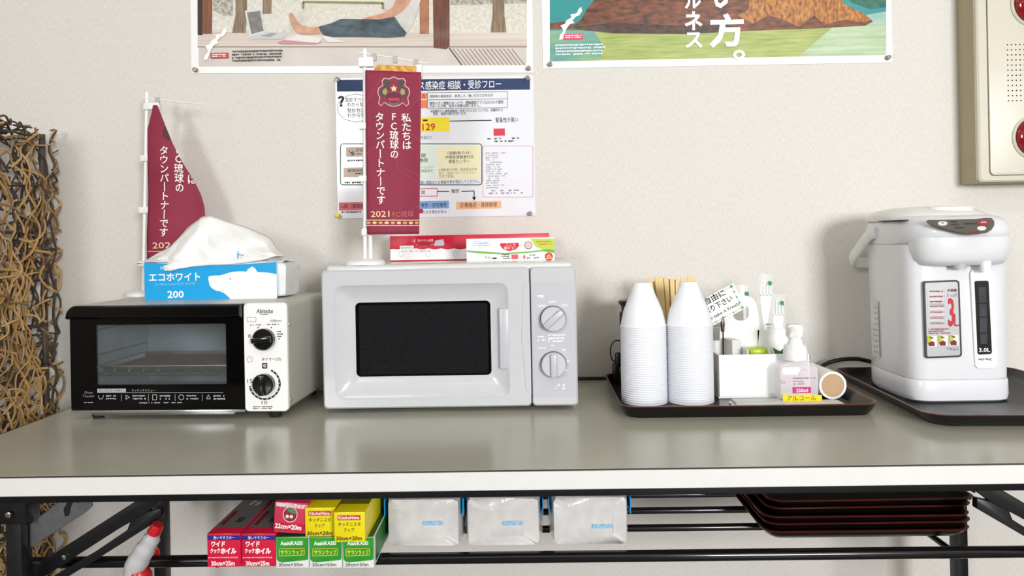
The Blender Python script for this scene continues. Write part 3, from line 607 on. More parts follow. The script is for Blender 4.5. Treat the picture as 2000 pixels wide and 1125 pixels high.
# ------------------------------------------------------------------ small banner flags
maroon = M('maroon_cloth', '#8e2a44', .7, var=.06, scale=18, bump=.15, bscale=900)
wplast = M('white_plastic', '#f1f1ef', .35, var=.01)
fl_white = ink('#f6eff0')
def flag_stand(t, pole_uv, bar, clips, loops, rb=.036):
    (u0, v0), (u1, v1) = pole_uv
    xa, za = t.px(u0, v0); xb, zb = t.px(u1, v1)
    base = B().lathe([(rb, 0), (rb, .005), (rb - .004, .008), (.012, .0105), (.001, .011)], 36).build('base', wplast, t)
    B().tube([(.0105, 0, .009), (.0105, 0, .055)], .0036, 10).build('socket_post', wplast, t)
    B().tube([(xa, 0, .008), (xb, 0, zb)], .0036, 12).build('pole', wplast, t)
    B().lathe([(.0048, zb - .02), (.0048, zb), (.003, zb + .002)], 12, (xb, 0, 0)).build('pole_cap', wplast, t)
    p, q = t.px(*bar[0]), t.px(*bar[1]); B().tube([(p[0], -.004, p[1]), (q[0], -.004, q[1])], .0013, 8).build('cross_rod', wplast, t)
    for r in clips:
        a, c, z0, z1 = t.rect(r, -.006); B().box(a, c, -.0075, .006, z0, z1).build('cloth_clip', wplast, t, bevel=.0012)
    for r in loops:
        a, c, z0, z1 = t.rect(r, -.006); B().box(a, c, -.006, -.0015, z0, z1).build('rod_loop', M('grey_loop', '#b7b4ae', .6), t, bevel=.0006, seg=1)
fl2 = (-.23, .957)
_t = Thing('tmp', None, None); xw, zw = _t.px(713, 515, fl2[0]); bpy.data.objects.remove(_t.o)
F2 = Thing('banner_flag', 'small maroon banner flag hanging straight on a white stand on the microwave', 'flag', (xw, fl2[0], fl2[1]))
flag_stand(F2, ((713, 512), (712.5, 97)), ((702, 103), (838, 125)), [(700, 112, 729, 130), (701, 240, 727, 252), (700, 343, 726, 355), (706, 447, 724, 460), (811, 126, 824, 151)], [(725.5, 104, 735, 118), (767, 109, 775.5, 123), (808, 115, 816.5, 126)])
def warp2(x, y, z): return (x, y - .0045 * math.sin(x * 60) * (1 - z / .45) - .004 * max(0, (.12 - z)) * 6, z)
gl = [F2.px(u, v, -.009) for u, v in ((714, 137), (823, 141), (819, 457), (718, 458))]
def cloth2(i, j):
    a = Vector(gl[0]).lerp(Vector(gl[1]), i); c = Vector(gl[3]).lerp(Vector(gl[2]), i); p = a.lerp(c, j); return warp2(p.x, -.009, p.y)
c2 = B().grid(cloth2, 24, 40); cl2 = c2.build('cloth', maroon, F2)
sol = cl2.modifiers.new('thick', 'SOLIDIFY'); sol.thickness = .0006; sol.offset = 1
fy2 = -.0105
def ft(t, s, r, m, y, cut=None, rot=0, bold=.012, w=None, parent=None): return t.text(s, r, m, y, bold, 1, .95, rot=rot, warp=w, cut=cut, parent=parent, name='lettering')
V = lambda s: '\n'.join(s.replace('ー', '丨'))
ft(F2, V('私たちは'), (784, 221, 803, 291), fl_white, fy2, w=warp2); ft(F2, V('FC琉球の'), (761, 221, 778, 309), fl_white, fy2, w=warp2); ft(F2, V('タウンパートナーです'), (735, 220, 752, 399), fl_white, fy2, w=warp2)
gold = ink('#eec79a')
ft(F2, '2021', (725, 412, 761, 424), gold, fy2, w=warp2); ft(F2, 'FC琉球', (767, 412, 808, 424), ink('#c8695c'), fy2, w=warp2, bold=.0)
def warped(t, b, name, mat, wf):
    b.v = [wf(*p) for p in b.v]; return b.build(name, mat, t, smooth=False, recalc=False)
def P2D(t, ps, y):
    b = B()
    for p in ps: b.poly([(x, y, z) for x, z in (t.px(u, v, y) for u, v in p)])
    return b
for v in (430, 440.5): warped(F2, P2D(F2, [[(715 + k * 13, v - .7), (728 + k * 13, v - .7), (728 + k * 13, v + .7), (715 + k * 13, v + .7)] for k in range(8)], fy2), 'border_line', gold, warp2)
for k in range(9): warped(F2, P2D(F2, [circ(721 + k * 11.6, 435.2, 4.4, 10, 2.6)], fy2), 'border_bead', gold if k % 2 else ink('#d99a6c'), warp2)
for a, c in (((716, 300), (790, 250)), ((790, 250), (820, 275)), ((745, 440), (821, 400)), ((790, 330), (821, 345)), ((775, 290), (775, 330)), ((775, 330), (815, 355)), ((716, 200), (740, 160)), ((795, 215), (821, 190))):
    n = 8; d_ = math.hypot(c[0] - a[0], c[1] - a[1]); px_, py_ = -(c[1] - a[1]) / d_ * .5, (c[0] - a[0]) / d_ * .5
    warped(F2, P2D(F2, [[(a[0] + (c[0] - a[0]) * q / n + px_, a[1] + (c[1] - a[1]) * q / n + py_), (a[0] + (c[0] - a[0]) * (q + 1) / n + px_, a[1] + (c[1] - a[1]) * (q + 1) / n + py_), (a[0] + (c[0] - a[0]) * (q + 1) / n - px_, a[1] + (c[1] - a[1]) * (q + 1) / n - py_), (a[0] + (c[0] - a[0]) * q / n - px_, a[1] + (c[1] - a[1]) * q / n - py_)] for q in range(n)], fy2 + .0006), 'woven_line', ink('#9c4058'), warp2)
# crest: two guardian lions either side of a flower, over a shield
def sym(pts): return [(1538 - u, v) for u, v in pts][::-1]
ol = [(769, 149), (778, 153), (788, 152), (793, 158), (791, 166), (799, 172), (801, 182), (797, 190), (799, 203), (793, 208), (787, 201), (780, 206), (769, 209)]
warped(F2, P2D(F2, [ol + sym(ol)], fy2), 'crest_outline', ink('#d9a7b0'), warp2)
il = [(769, 151), (777, 155), (787, 154), (791, 159), (789, 167), (797, 173), (799, 182), (795, 190), (797, 202), (793, 206), (787, 199), (779, 204), (769, 207)]
warped(F2, P2D(F2, [il + sym(il)], fy2 - .0003), 'crest_field', ink('#862640'), warp2)
li = [(774, 163), (779, 157), (787, 155), (789, 160), (786, 167), (795, 174), (797, 182), (792, 189), (783, 188), (786, 178), (777, 174), (780, 168)]
for q in (li, sym(li)): warped(F2, P2D(F2, [q], fy2 - .0006), 'crest_lion', ink('#4a4038'), warp2)
mn = [(784, 172), (790, 175), (791, 183), (785, 186), (781, 180)]
for q in (mn, sym(mn)): warped(F2, P2D(F2, [q], fy2 - .0009), 'crest_mane', ink('#a8995f'), warp2)
warped(F2, P2D(F2, [[(769 + (7 if k % 2 == 0 else 3.5) * math.sin(k * math.pi / 5), 173 - (7 if k % 2 == 0 else 3.5) * math.cos(k * math.pi / 5)) for k in range(10)]], fy2 - .0009), 'crest_flower', ink('#f0cf9a'), warp2)
sh_ = [(769, 181), (781, 183), (783, 192), (778, 201), (769, 206)]
warped(F2, P2D(F2, [sh_ + sym(sh_)[1:-1]], fy2 - .0009), 'crest_shield', ink('#5d1c30'), warp2)
warped(F2, P2D(F2, [[(758, 191), (780, 191), (780, 197), (758, 197)]], fy2 - .0012), 'crest_ribbon', ink('#c2304a'), warp2)
lb = [(757, 198), (769, 201), (781, 198), (778, 203), (769, 207), (760, 203)]
warped(F2, P2D(F2, [lb], fy2 - .0012), 'crest_base', ink('#6d5f58'), warp2)
F2.polys('floral_strip', [[(734, 126), (813, 129), (813, 141), (730, 137)]], M('floral_print', '#d8c24a', .6, hex2='#d2704a', scale=120), -.0095)

_t = Thing('tmp', None, None); xw, zw = _t.px(279.5, 575, -.088); bpy.data.objects.remove(_t.o)
F1 = Thing('banner_flag', 'small maroon banner flag drooping from its white stand behind the tissue pack', 'flag', (xw, -.088, TTOP))
flag_stand(F1, ((279.5, 560), (287, 181)), ((277, 191), (401, 205)), [(280, 201, 311, 214), (274, 303, 310, 315), (271, 404, 305, 416), (270, 510, 283, 520)], [(302, 190, 311, 205)], .034)
lft = [(207, 303), (220, 300), (252, 291), (300, 293), (490, 290), (520, 289)]; rgt = [(207, 312), (245, 327), (285, 344), (320, 361), (350, 377), (378, 391), (405, 399), (430, 401), (520, 399)]
def ip(tab, v):
    for (a, x), (c, z) in zip(tab, tab[1:]):
        if a <= v <= c: return x + (z - x) * (v - a) / (c - a)
    return tab[-1][1]
def warp1(x, y, z): return (x, y - .012 * math.sin(min(1, max(0, x / .11)) * math.pi) + .002 * math.sin(z * 40), z)
def cloth1(i, j):
    v = 207 + 300 * j; u = ip(lft, v) + (ip(rgt, v) - ip(lft, v)) * i; x, z = F1.px(u, v, -.006); return warp1(x, -.006, z)
cl1 = B().grid(cloth1, 20, 40).build('cloth', maroon, F1); sol = cl1.modifiers.new('thick', 'SOLIDIFY'); sol.thickness = .0006; sol.offset = 1
fy1 = -.0078
def cutp(a, c):
    p, q = F1.px(*a, fy1), F1.px(*c, fy1); n = Vector((q[0] - p[0], 0, q[1] - p[1])); n = Vector((-n.z, 0, n.x)); return (Vector((p[0], fy1, p[1])), n)
cuts = [cutp((329, 245), (363, 320)), cutp((363, 320), (392, 378)), cutp((392, 378), (402, 430))]
ft(F1, V('タウンパートナーです'), (318, 287, 335, 462), fl_white, fy1, w=warp1, rot=-.022, cut=cuts); ft(F1, V('FC琉球の'), (345, 286, 361, 375), fl_white, fy1, w=warp1, cut=cuts); ft(F1, V('私たちは'), (366, 283, 384, 359), fl_white, fy1, w=warp1, cut=cuts)
ft(F1, '2021', (303, 473, 348, 485), gold, fy1, w=warp1); warped(F1, P2D(F1, [[(292 + k * 13, 490), (305 + k * 13, 490), (305 + k * 13, 491.5), (292 + k * 13, 491.5)] for k in range(8)], fy1), 'border_line', gold, warp1)
warped(F1, P2D(F1, [[(331, 256), (326, 249), (323, 258), (325, 268), (330, 272), (334, 275), (338, 273), (338.5, 272)]], fy1), 'crest_edge', ink('#4f1f2e'), warp1)
F1.polys('white_hem', [[(293, 300), (297, 300), (294, 500), (288, 500)]], wplast, -.0075)

# ------------------------------------------------------------------ tissue pack on the toaster
film = M('clear_wrap_film', '#eceeee', .25, var=.03, scale=60, coat=.3, bump=.3, bscale=90)
tissue = M('tissue_paper', '#f4f4f2', .8, var=.02, scale=60, bump=.3, bscale=120)
cyan = M('cyan_print', '#12a3e2', .3, var=.02, coat=.3)
def soft_pack(parent, w, d, h, name='pack_body', mat=film, seed=3, bulge=.018, amp=.0012):
    rg = random.Random(seed); rings = []; n = 18
    for k in range(n + 1):
        x = w * k / n; e = 0 if 1 < k < n - 1 else (.003 if k in (1, n - 1) else .007)
        rings.append([(x + (bulge * max(0, 1 - abs(z / h - .5) * 1.6) if k == n else 0), yv + rg.uniform(-amp, amp) * (0 if yv < .01 else 1), max(0, z + rg.uniform(-amp, amp) * (1 if z > .01 else 0))) for yv, z in rr(e, d - e, e * .5, h - e, .006, 4)])
    return B().loft(rings).build(name, mat, parent, angle=60)
_t = Thing('tmp', None, None); p = _t.pz(282, 586.5, TTOP); bpy.data.objects.remove(_t.o)
TP = Thing('tissue_pack', 'opened paper towel pack in blue wrapper with white bear, on the toaster oven', 'tissue pack', (p[0], p[1], TTOP), -.03)
tw = TP.px(541, 560, 0)[0]; hh = TP.px(282, 513, 0)[1]
soft_pack(TP, tw + .004, .088, hh, bulge=.022)
y = -.0014
B().prism([TP.px(u, v, y) for u, v in ((281.5, 513), (330, 515), (400, 519), (460, 517), (539, 512), (541, 585), (283, 586.5))], y, y + .0022).build('blue_panel', cyan, TP, smooth=False)
bear = [(407.8, 539.6), (418, 538.2), (430, 537.8), (440, 535), (447.8, 532.5), (456, 530.8), (465.6, 530), (475, 530), (481.6, 530.7), (483, 527), (486, 524.5), (490, 522), (493, 521), (496, 522.5), (499, 525), (501, 529), (503, 531.6), (512, 531.8), (522.5, 532.5), (532, 534), (540.5, 536), (541, 584.8), (453, 586), (449, 583), (445, 578.7), (441, 575), (436, 571.6), (430, 569.5), (423, 568), (417, 565), (412, 561), (409, 556), (408, 551), (406.8, 545)]
TP.polys('bear_print', [bear], white_ink, y - .0003); TP.polys('bear_eye', [circ(449.6, 545, 1.3, 10)], ink('#2f5a50'), y - .0006); TP.lines('bear_mouth', [[(424, 568.5), (431, 568.6), (437, 567)]], .9, ink('#7aa9b8'), y - .0006)
TP.text('エコホワイト', (291, 533, 391, 549), white_ink, y - .0004, .02); TP.text('for Hand towel ECO WHITE', (303, 552, 381, 557), ink('#8fd3f3'), y - .0004); TP.text('200', (327, 568, 359, 582), white_ink, y - .0004, .02); TP.text('SUPER', (313, 521, 332, 526), white_ink, y - .0004)
up_ = [TP.px(u, v, .045) for u, v in ((300, 502), (330, 486), (352, 462), (374, 440), (394, 423), (412, 420), (450, 434), (487, 445), (528, 464), (544, 488), (560, 500))]
lo_ = [TP.px(u, v, -.006) for u, v in ((322, 528), (332, 530), (350, 524.5), (375, 521), (400, 518.5), (420, 517), (445, 516), (480, 513.5), (515, 507), (540, 499), (556, 499))]
def samp(tab, i):
    f = i * (len(tab) - 1); k = min(int(f), len(tab) - 2); a, c = Vector(tab[k]), Vector(tab[k + 1]); return a.lerp(c, f - k)
rg = random.Random(5); jit = {}
def flap(i, j):
    a, c = samp(up_, i), samp(lo_, i); p = a.lerp(c, j); yv = .045 + (-.006 - .045) * j ** .7 - .012 * math.sin(j * math.pi) * (.6 + .4 * math.sin(i * 9))
    tri = lambda q: abs((q % 1) * 2 - 1)
    yv += (.009 * tri(i * 3.1 + j * 1.3) - .006 * tri(i * 5.3 - j * 2.1 + .3)) * math.sin(j * math.pi) ** .7; return (p.x, yv, p.y)
B().grid(flap, 48, 18).build('loose_flap', tissue, TP, angle=14).modifiers.new('t', 'SOLIDIFY').thickness = .0006
bk2 = [TP.px(u, v, .07) for u, v in ((283, 512), (310, 498), (340, 480), (374, 446), (396, 426), (414, 424), (450, 437), (487, 447), (528, 467), (548, 492), (572, 506))]
def backsheet(i, j):
    a = samp(bk2, i); x = a.x; top = max(a.y, hh); yv = .02 + .062 * j; k = 1 - abs(2 * j - 1) ** 1.6; return (x, yv, hh - .002 + (top - hh) * k + .0015 * math.sin(i * 31 + j * 9))
B().grid(backsheet, 36, 10).build('open_film', film, TP, angle=60).modifiers.new('t', 'SOLIDIFY').thickness = .0006
lft_ = [TP.px(u, v, .0) for u, v in ((282, 513), (330, 512))]
def lcorner(i, j):
    q = TP.px(282 + 60 * i, 512 - (25 * i) * j - 1, .03 * j - .001); return (q[0], .03 * j - .001, q[1])
B().grid(lcorner, 8, 6).build('torn_corner', film, TP, angle=60).modifiers.new('t', 'SOLIDIFY').thickness = .0005
TP.text('ト', (464, 491, 476, 505), ink('#2f9fd6'), -.012, .0); TP.lines('blue_edge', [[(330, 483), (336, 480)]], 2, cyan, .04)

# ------------------------------------------------------------------ wrap boxes on the microwave
def carton(t, w, h, l, mat, bev=.0012): return B().box(0, w, 0, l, 0, h).build('carton', mat, t, bevel=bev, seg=2)
def world_px(u, v, Y):
    d = ray(u, v); k = (Y - CAM.y) / d.y; return CAM + d * k
def world_pz(u, v, Z):
    d = ray(u, v); k = (Z - CAM.z) / d.z; return CAM + d * k
MT = .957
p = world_px(762, 500, -.085)
K1 = Thing('foil_box', 'long red and white foil box lying on the microwave behind the white carton', 'box', (p.x, -.085, MT), .01)
w_ = K1.px(1073, 480, 0)[0]; h_ = K1.px(770, 461, 0)[1]
crim = M('crimson_card', '#cf1f3c', .3, var=.02, coat=.2)
carton(K1, w_, h_, .046, crim)
y = -.0004; K1.polys('white_band', [[(762.5, 487)] + [(762.5 + k * 6.2, 485.5 + (1.6 if k % 4 == 2 else (-.5 if k % 4 == 0 else .6))) for k in range(1, 50)] + [(1071, 485), (1071, 503), (762.5, 508.5)]], M('white_card', '#f3f3f5', .35, var=.01), y)
K1.text('使いやすい大容量', (816, 467, 846, 472), white_ink, y, .0); K1.fine((816, 475, 845, 481), 1, ink('#7d1024'), y, .9, 2); K1.rects('label_tag', [(781, 480, 808, 487)], white_ink, y - .0002, .001); K1.text('切りやすい', (783, 482, 806, 486), kk, y - .0004, .01)
K1.polys('foil_picture', [[(850, 470), (866, 467), (868, 477), (866, 480), (848, 480)]], ink('#c8ccd2'), y); K1.fine((780, 489, 850, 492), 1, gy, y - .0002, .6, 5)
for u in (783, 836, 890): K1.lines('step_icon', [arc(u, 496, 5, 0, 360, 14)], .8, ink('#c9c9cf'), y - .0003)
p = world_px(911, 500, -.19)
K2 = Thing('wrap_box', 'white and green cling wrap box with red badge lying on the microwave', 'box', (p.x, -.19, MT), .0)
w_ = K2.px(1083, 490, 0)[0]; h_ = K2.px(915, 466.5, 0)[1]
carton(K2, w_, h_, .043, M('white_card', '', .35))
y = -.0005
grn = ink('#6cae3c')
K2.polys('green_stripe', [[(912, 489), (940, 491), (985, 494), (1030, 491), (1070, 487), (1083, 488), (1083, 494), (1060, 491), (1030, 494), (985, 497), (940, 495), (912, 492)]], grn, y)
K2.polys('lime_corner', [[(1036, 466), (1083, 466), (1083, 487), (1060, 488), (1046, 482)]], ink('#b9cf4a'), y)
K2.polys('red_badge', [[(977, 475), (1013, 474), (1014, 480), (1008, 487), (995, 490.5), (983, 487), (977, 480)]], ink('#d4202c'), y - .0002); K2.text('ここで\n抑えて！', (984, 476, 1007, 487), white_ink, y - .0004, .004)
K2.lines('ring_mark', [arc(1032, 479, 7, 0, 360, 18)], 1.6, ink('#8c4a44'), y - .0002); K2.polys('ring_fill', [circ(1032, 479, 5, 12)], ink('#d9b8b2'), y - .0001)
K2.lines('speech_frame', [rrpx(923, 471, 958, 484, 3)], .7, ink('#a9cbe0'), y - .0002); K2.fine((926, 473, 955, 482), 2, ink('#7ab6e0'), y - .0002, .9, 4)
K2.fine((948, 499, 961, 506), 2, gy, y - .0002, .8, 5); K2.rects('black_mark', [(962, 503, 970, 506)], kk, y - .0002); K2.fine((980, 496, 996, 507), 3, kk, y - .0002, .85, 6, ragged=.05); K2.rects('red_tag', [(999, 497, 1012, 506)], ink('#d8585c'), y - .0002); K2.polys('red_drop', [circ(1024, 502, 2.4, 10, 4.5)], ink('#e06a60'), y - .0002); K2.fine((1029, 496, 1052, 507), 2, gy, y - .0002, .5, 7)
K2.polys('red_disc', [circ(1072, 501, 8, 22)], ink('#cf2a2a'), y - .0002); K2.polys('orange_flash', [[(1066, 502), (1072, 495), (1078, 502)]], ink('#f0a03c'), y - .0004); K2.fine((1067, 503, 1077, 506), 1, white_ink, y - .0004, .95, 8, ragged=.02); K2.fine((1048, 470, 1080, 480), 2, ink('#d06a3c'), y - .0002, .8, 9)

# ------------------------------------------------------------------ serving trays
lacq = M('black_lacquer', '#120e0d', .3, var=.12, scale=14, coat=.0, bump=.08, bscale=160)
rimm = M('red_brown_rim', '#5c211f', .3, var=.1, coat=.3)
def tray(name, label, loc, rot, w, d, h=.021, fl=.02, rad=.03, group=None):
    t = Thing(name, label, 'tray', loc, rot, group)
    def ring(e, z): return [(x, yv, z) for x, yv in rr(-w / 2 + e, w / 2 - e, -d / 2 + e, d / 2 - e, max(.004, rad - e * .5), 5)]
    B().loft([ring(fl, 0), ring(fl * .45, h * .45), ring(.001, h - .0012), ring(.004, h - .0012), ring(fl * .45 + .004, h * .45 + .001), ring(fl + .003, .003)]).build('dish', lacq, t, angle=40)
    B().loft([ring(.0005, h - .0014), ring(0, h), ring(.0035, h + .0003), ring(.0045, h - .0014)], False, False).build('rim', rimm, t, angle=50)
    return t
tray('serving_tray', 'black lacquer tray with red rim holding the cups and caddy', (.347, -.207, ZT), -.012, .424, .306, fl=.012)
tray('serving_tray', 'large black lacquer tray standing under the hot water pot', (.772, -.243, ZT), -.05, .35, .415, rad=.035)
TF = ZT + .0031
# ------------------------------------------------------------------ cup towers
cupm = M('white_cup', '#f1f3f8', .38, var=.01)
prof = [(.0402, 0), (.0409, .0006), (.0409, .0021), (.0396, .0027), (.0392, .0055), (.0378, .0135), (.036, .022), (.034, .030), (.0290, .042), (.0227, .057), (.0180, .0705), (.0170, .0715), (.0165, .0765), (.0150, .0785), (.001, .0785)]
cup_me = B().lathe(prof + [(.001, .078), (.0148, .078), (.0161, .0762), (.0166, .0714), (.0222, .057), (.0285, .042), (.0336, .03), (.0357, .022), (.0375, .0135), (.0389, .0055), (.0393, .0027), (.0402, 0)], 36, cap0=False, cap1=False).mesh('paper_cup', cupm, angle=50)
for (cxx, cyy), who in (((.1905, -.2385), 'next to the black canister'), ((.2728, -.2385), 'next to the handwritten card')):
    n = 35
    for k in range(n):
        o = link('plastic_cup', cup_me); o.location = (cxx, cyy, TF + k * .00395 + .0001); o.rotation_euler = (0, 0, R.uniform(0, 6))
        o['category'] = 'cup'; o['group'] = 'upside down cups stacked ' + who
        o['label'] = ('topmost white cup of the upside down stack ' if k == n - 1 else 'white cup within the upside down stack ') + who
# ------------------------------------------------------------------ chopsticks in a holder, canister, cable
p = world_px(1316, 700, -.125)
H = Thing('chopstick_holder', 'dark slate cup holding wooden chopsticks behind the cup stacks', 'holder', (p.x, -.125, TF))
B().lathe([(.024, 0), (.028, .002), (.030, .106), (.0285, .107), (.0265, .004), (.001, .004)], 32).build('cup_body', M('slate_plastic', '#33343a', .4, var=.05), H)
B().lathe([(.0305, .1), (.0308, .1075), (.0285, .1078), (.0282, .1)], 32, cap0=False, cap1=False).build('rim_band', M('slate_rim', '#8d8b84', .4), H)
bam = M('pale_bamboo', '#dcb878', .6, hex2='#e8cc96', scale=60, stretch=(6, 6, .5))
for k in range(17):
    row = k % 2; f = k / 16
    tp = world_px(1271 + 84 * f + R.uniform(-2, 2), 540 + R.uniform(-2, 5) + (5 if row else 0), -.128 + row * .018); ang = f - .5
    bt = Vector((p.x + ang * .034, -.125 + (row - .5) * .012, TF + .006)); ax = (tp - bt); L = ax.length; ax.normalize()
    o = B().loft([[(-.0024, -.0017, 0), (.0024, -.0017, 0), (.0024, .0017, 0), (-.0024, .0017, 0)], [(-.0042, -.002, L * .97), (.0042, -.002, L * .97), (.0042, .002, L * .97), (-.0042, .002, L * .97)], [(-.0036, -.0015, L), (.0036, -.0015, L), (.0036, .0015, L), (-.0036, .0015, L)]]).build('chopstick_pair', bam, smooth=False)
    o.location = bt; o.rotation_euler = ax.to_track_quat('Z', 'X').to_euler(); q = ax.to_track_quat('Z', 'Y'); xv = Vector((1, 0, 0)); xv = (xv - ax * xv.dot(ax)).normalized(); yv = ax.cross(xv)
    o.rotation_euler = Matrix(((xv.x, yv.x, ax.x), (xv.y, yv.y, ax.y), (xv.z, yv.z, ax.z))).to_euler()
    o['label'] = 'pale wooden disposable chopsticks standing in the dark holder'; o['category'] = 'chopsticks'; o['group'] = 'chopsticks in the holder'
p = world_px(1236, 700, -.115)
Cn = Thing('canister', 'slim black canister with flared lid behind the stacked cups', 'canister', (p.x, -.115, TF))
cb = M('black_plastic', '#141416', .35, var=.1)
B().lathe([(.023, 0), (.0245, .002), (.0245, .145), (.023, .149)], 28).build('body', cb, Cn)
B().lathe([(.0205, .149), (.0205, .158), (.026, .166), (.0268, .17), (.024, .172), (.001, .172)], 28).build('lid', M('black_lid', '#0e0e10', .25, coat=.3), Cn)
cab = Thing('power_cord', 'thin black cord looped beside the black canister with its plug', 'cord', tuple(world_pz(1203, 748, TF)))
def cpath(t, pts): return [tuple(t.Mi @ world_px(u, v, Y)) for u, v, Y in pts]
def smooth_path(pts, n=6):
    P = [Vector(q) for q in pts]; P = [2 * P[0] - P[1]] + P + [2 * P[-1] - P[-2]]; out = []
    for i in range(1, len(P) - 2):
        for k in range(n):
            t = k / n; a, b_, c, d = P[i - 1], P[i], P[i + 1], P[i + 2]
            out.append(.5 * ((2 * b_) + (c - a) * t + (2 * a - 5 * b_ + 4 * c - d) * t * t + (3 * b_ - a - 3 * c + d) * t ** 3))
    return out + [P[-2]]
Yc = cab.o.location.y
B().tube(smooth_path(cpath(cab, [(1216, 672, Yc), (1209, 665, Yc), (1199, 667, Yc), (1193, 678, Yc), (1193, 694, Yc), (1197, 704, Yc), (1203, 707, Yc)])), .0014, 8).build('cord', cb, cab)
B().box(-.007, .008, -.006, .006, 0, .04).build('plug', cb, cab, bevel=.003)
B().box(-.001, .013, -.007, .005, .032, .062).build('plug_housing', cb, cab, bevel=.004)

# ------------------------------------------------------------------ white caddy
CX0, CX1, CYF, CYB = .326, .492, -.225, -.084
cw = M('white_caddy_plastic', '#f3f3f1', .3, var=.01)
C = Thing('caddy', 'white plastic caddy with carry handle holding sachets and wrapped forks', 'caddy', ((CX0 + CX1) / 2, (CYF + CYB) / 2, TF))
hx, hy = (CX1 - CX0) / 2, (CYB - CYF) / 2; fz = .079; t_ = .0025
b = B(); b.box(-hx, hx, -hy, hy, 0, .003); b.box(-hx, hx, -hy, -hy + t_, .003, fz); b.box(-hx, -hx + t_, -hy, hy, .003, fz); b.box(hx - t_, hx, -hy, hy, .003, fz); b.box(-hx, hx, hy - t_, hy, .003, .112)
b.build('bin', cw, C, bevel=.0008, seg=1)
dv = .0
def cpx(u, v): return C.px(u, v, dv)
ho = [cpx(u, v) for u, v in ((1478, 700), (1483, 640), (1480, 606), (1475, 588), (1466, 580), (1455, 577.5), (1440, 578), (1428, 584), (1422, 596), (1418, 620), (1406, 640), (1404, 700))]
hi_ = rr(*C.rect((1431, 594, 1462, 626), dv), .012, 5)
# handle plate with a finger hole
ring_o = []; c0 = Vector(((min(p[0] for p in hi_) + max(p[0] for p in hi_)) / 2, (min(p[1] for p in hi_) + max(p[1] for p in hi_)) / 2))
def hit(poly, ang):
    d = Vector((math.cos(ang), math.sin(ang))); best = None
    for i in range(len(poly)):
        a, e = Vector(poly[i]), Vector(poly[(i + 1) % len(poly)]) - Vector(poly[i]); den = d.x * e.y - d.y * e.x
        if abs(den) < 1e-12: continue
        w_ = a - c0; tt = (w_.x * e.y - w_.y * e.x) / den; uu = (w_.x * d.y - w_.y * d.x) / den
        if tt > 0 and -1e-6 <= uu <= 1 + 1e-6: best = tt if best is None else max(best, tt)
    return c0 + d * best
angs = [2 * math.pi * k / 72 for k in range(72)]
O_ = [hit(ho, a) for a in angs]; I_ = [hit(hi_, a) for a in angs]
B().loft([[(p.x, dv - .0015, p.y) for p in O_], [(p.x, dv + .0015, p.y) for p in O_], [(p.x, dv + .0015, p.y) for p in I_], [(p.x, dv - .0015, p.y) for p in I_], [(p.x, dv - .0015, p.y) for p in O_]], False, False).build('handle', cw, C, angle=30)
x0, x1, z0, z1 = C.rect((1479, 643, 1590, 700), dv)
B().box(x0, hx - t_, dv - .0015, dv + .0015, .003, z1).build('divider', cw, C, bevel=.0006, seg=1)
B().box(-hx + t_, x0, dv - .0012, dv + .0012, .003, .095).build('divider', cw, C, bevel=.0006, seg=1)
xs_ = C.px(1452, 690, -.04)[0]; B().box(xs_ - .001, xs_ + .001, -hy + t_, dv - .002, .003, .088).build('partition', cw, C, bevel=.0005, seg=1)
# grey box added to stand in for the compartment side wall, candies in the caddy
cz = TF + .003
Sb = B(); p0 = world_px(1432, 690, -.185)
Sb.box(-.009, .009, -.017, .017, 0, .098).build('compartment_wall', M('grey_white_panel', '#d9d8d4', .5, var=.02), None, bevel=.0008)
o = bpy.data.objects['compartment_wall']; o.location = (p0.x, -.178, cz); o.rotation_euler = (0, 0, .25); o['label'] = 'plain pale grey block standing in for a compartment wall inside the white caddy'; o['category'] = 'carton'
def candy(u, v, Y, m, label, name='candy', rot=0):
    p = world_px(u, v, Y); t = Thing(name, label, 'candy', (p.x, Y, TF + .003), rot)
    hgt = p.z - TF - .003
    B().lathe([(.002, -.019), (.006, -.016), (.0085, -.012), (.009, 0), (.0085, .012), (.006, .016), (.002, .019)], 14, (0, 0, hgt), 'x').build('sweet', m, t)
    for s in (-1, 1): B().loft([[(s * .017, -.002, hgt - .002), (s * .017, .002, hgt - .002), (s * .017, .002, hgt + .002), (s * .017, -.002, hgt + .002)], [(s * .024, -.003, hgt - .007), (s * .024, .001, hgt - .007), (s * .024, .003, hgt + .007), (s * .024, -.001, hgt + .007)]]).build('twist', M('clear_twist', '#dfe8c8', .2, var=.05, coat=.3), t)
    b = B(); b.box(-.02, .02, -.012, .012, 0, hgt - .0075); b.build('pillow_pack', M('pale_green_card', '#c9d69a', .4), t, bevel=.002)
candy(1479, 686, -.185, M('lime_foil', '#8fae1c', .25, hex2='#c6d65a', scale=90, coat=.4), 'lime green wrapped sweet lying in the front of the caddy')
gm = M('dark_green_leaf', '#2d5a3a', .4, hex2='#4c7f4f', scale=70)
p = world_px(1527, 688, -.19); LF = Thing('green_sachet', 'dark green zigzag sachet tip showing in the white caddy', 'sachet', (p.x, -.19, cz))
hgt = p.z - cz
B().prism([(-.014, 0), (.014, 0), (.016, hgt + .004), (.008, hgt + .001), (.004, hgt + .008), (-.003, hgt + .002), (-.008, hgt + .004), (-.016, hgt + .009), (-.011, hgt - .006)], -.0012, .0012).build('sachet_film', gm, LF, bevel=.0004, seg=1)
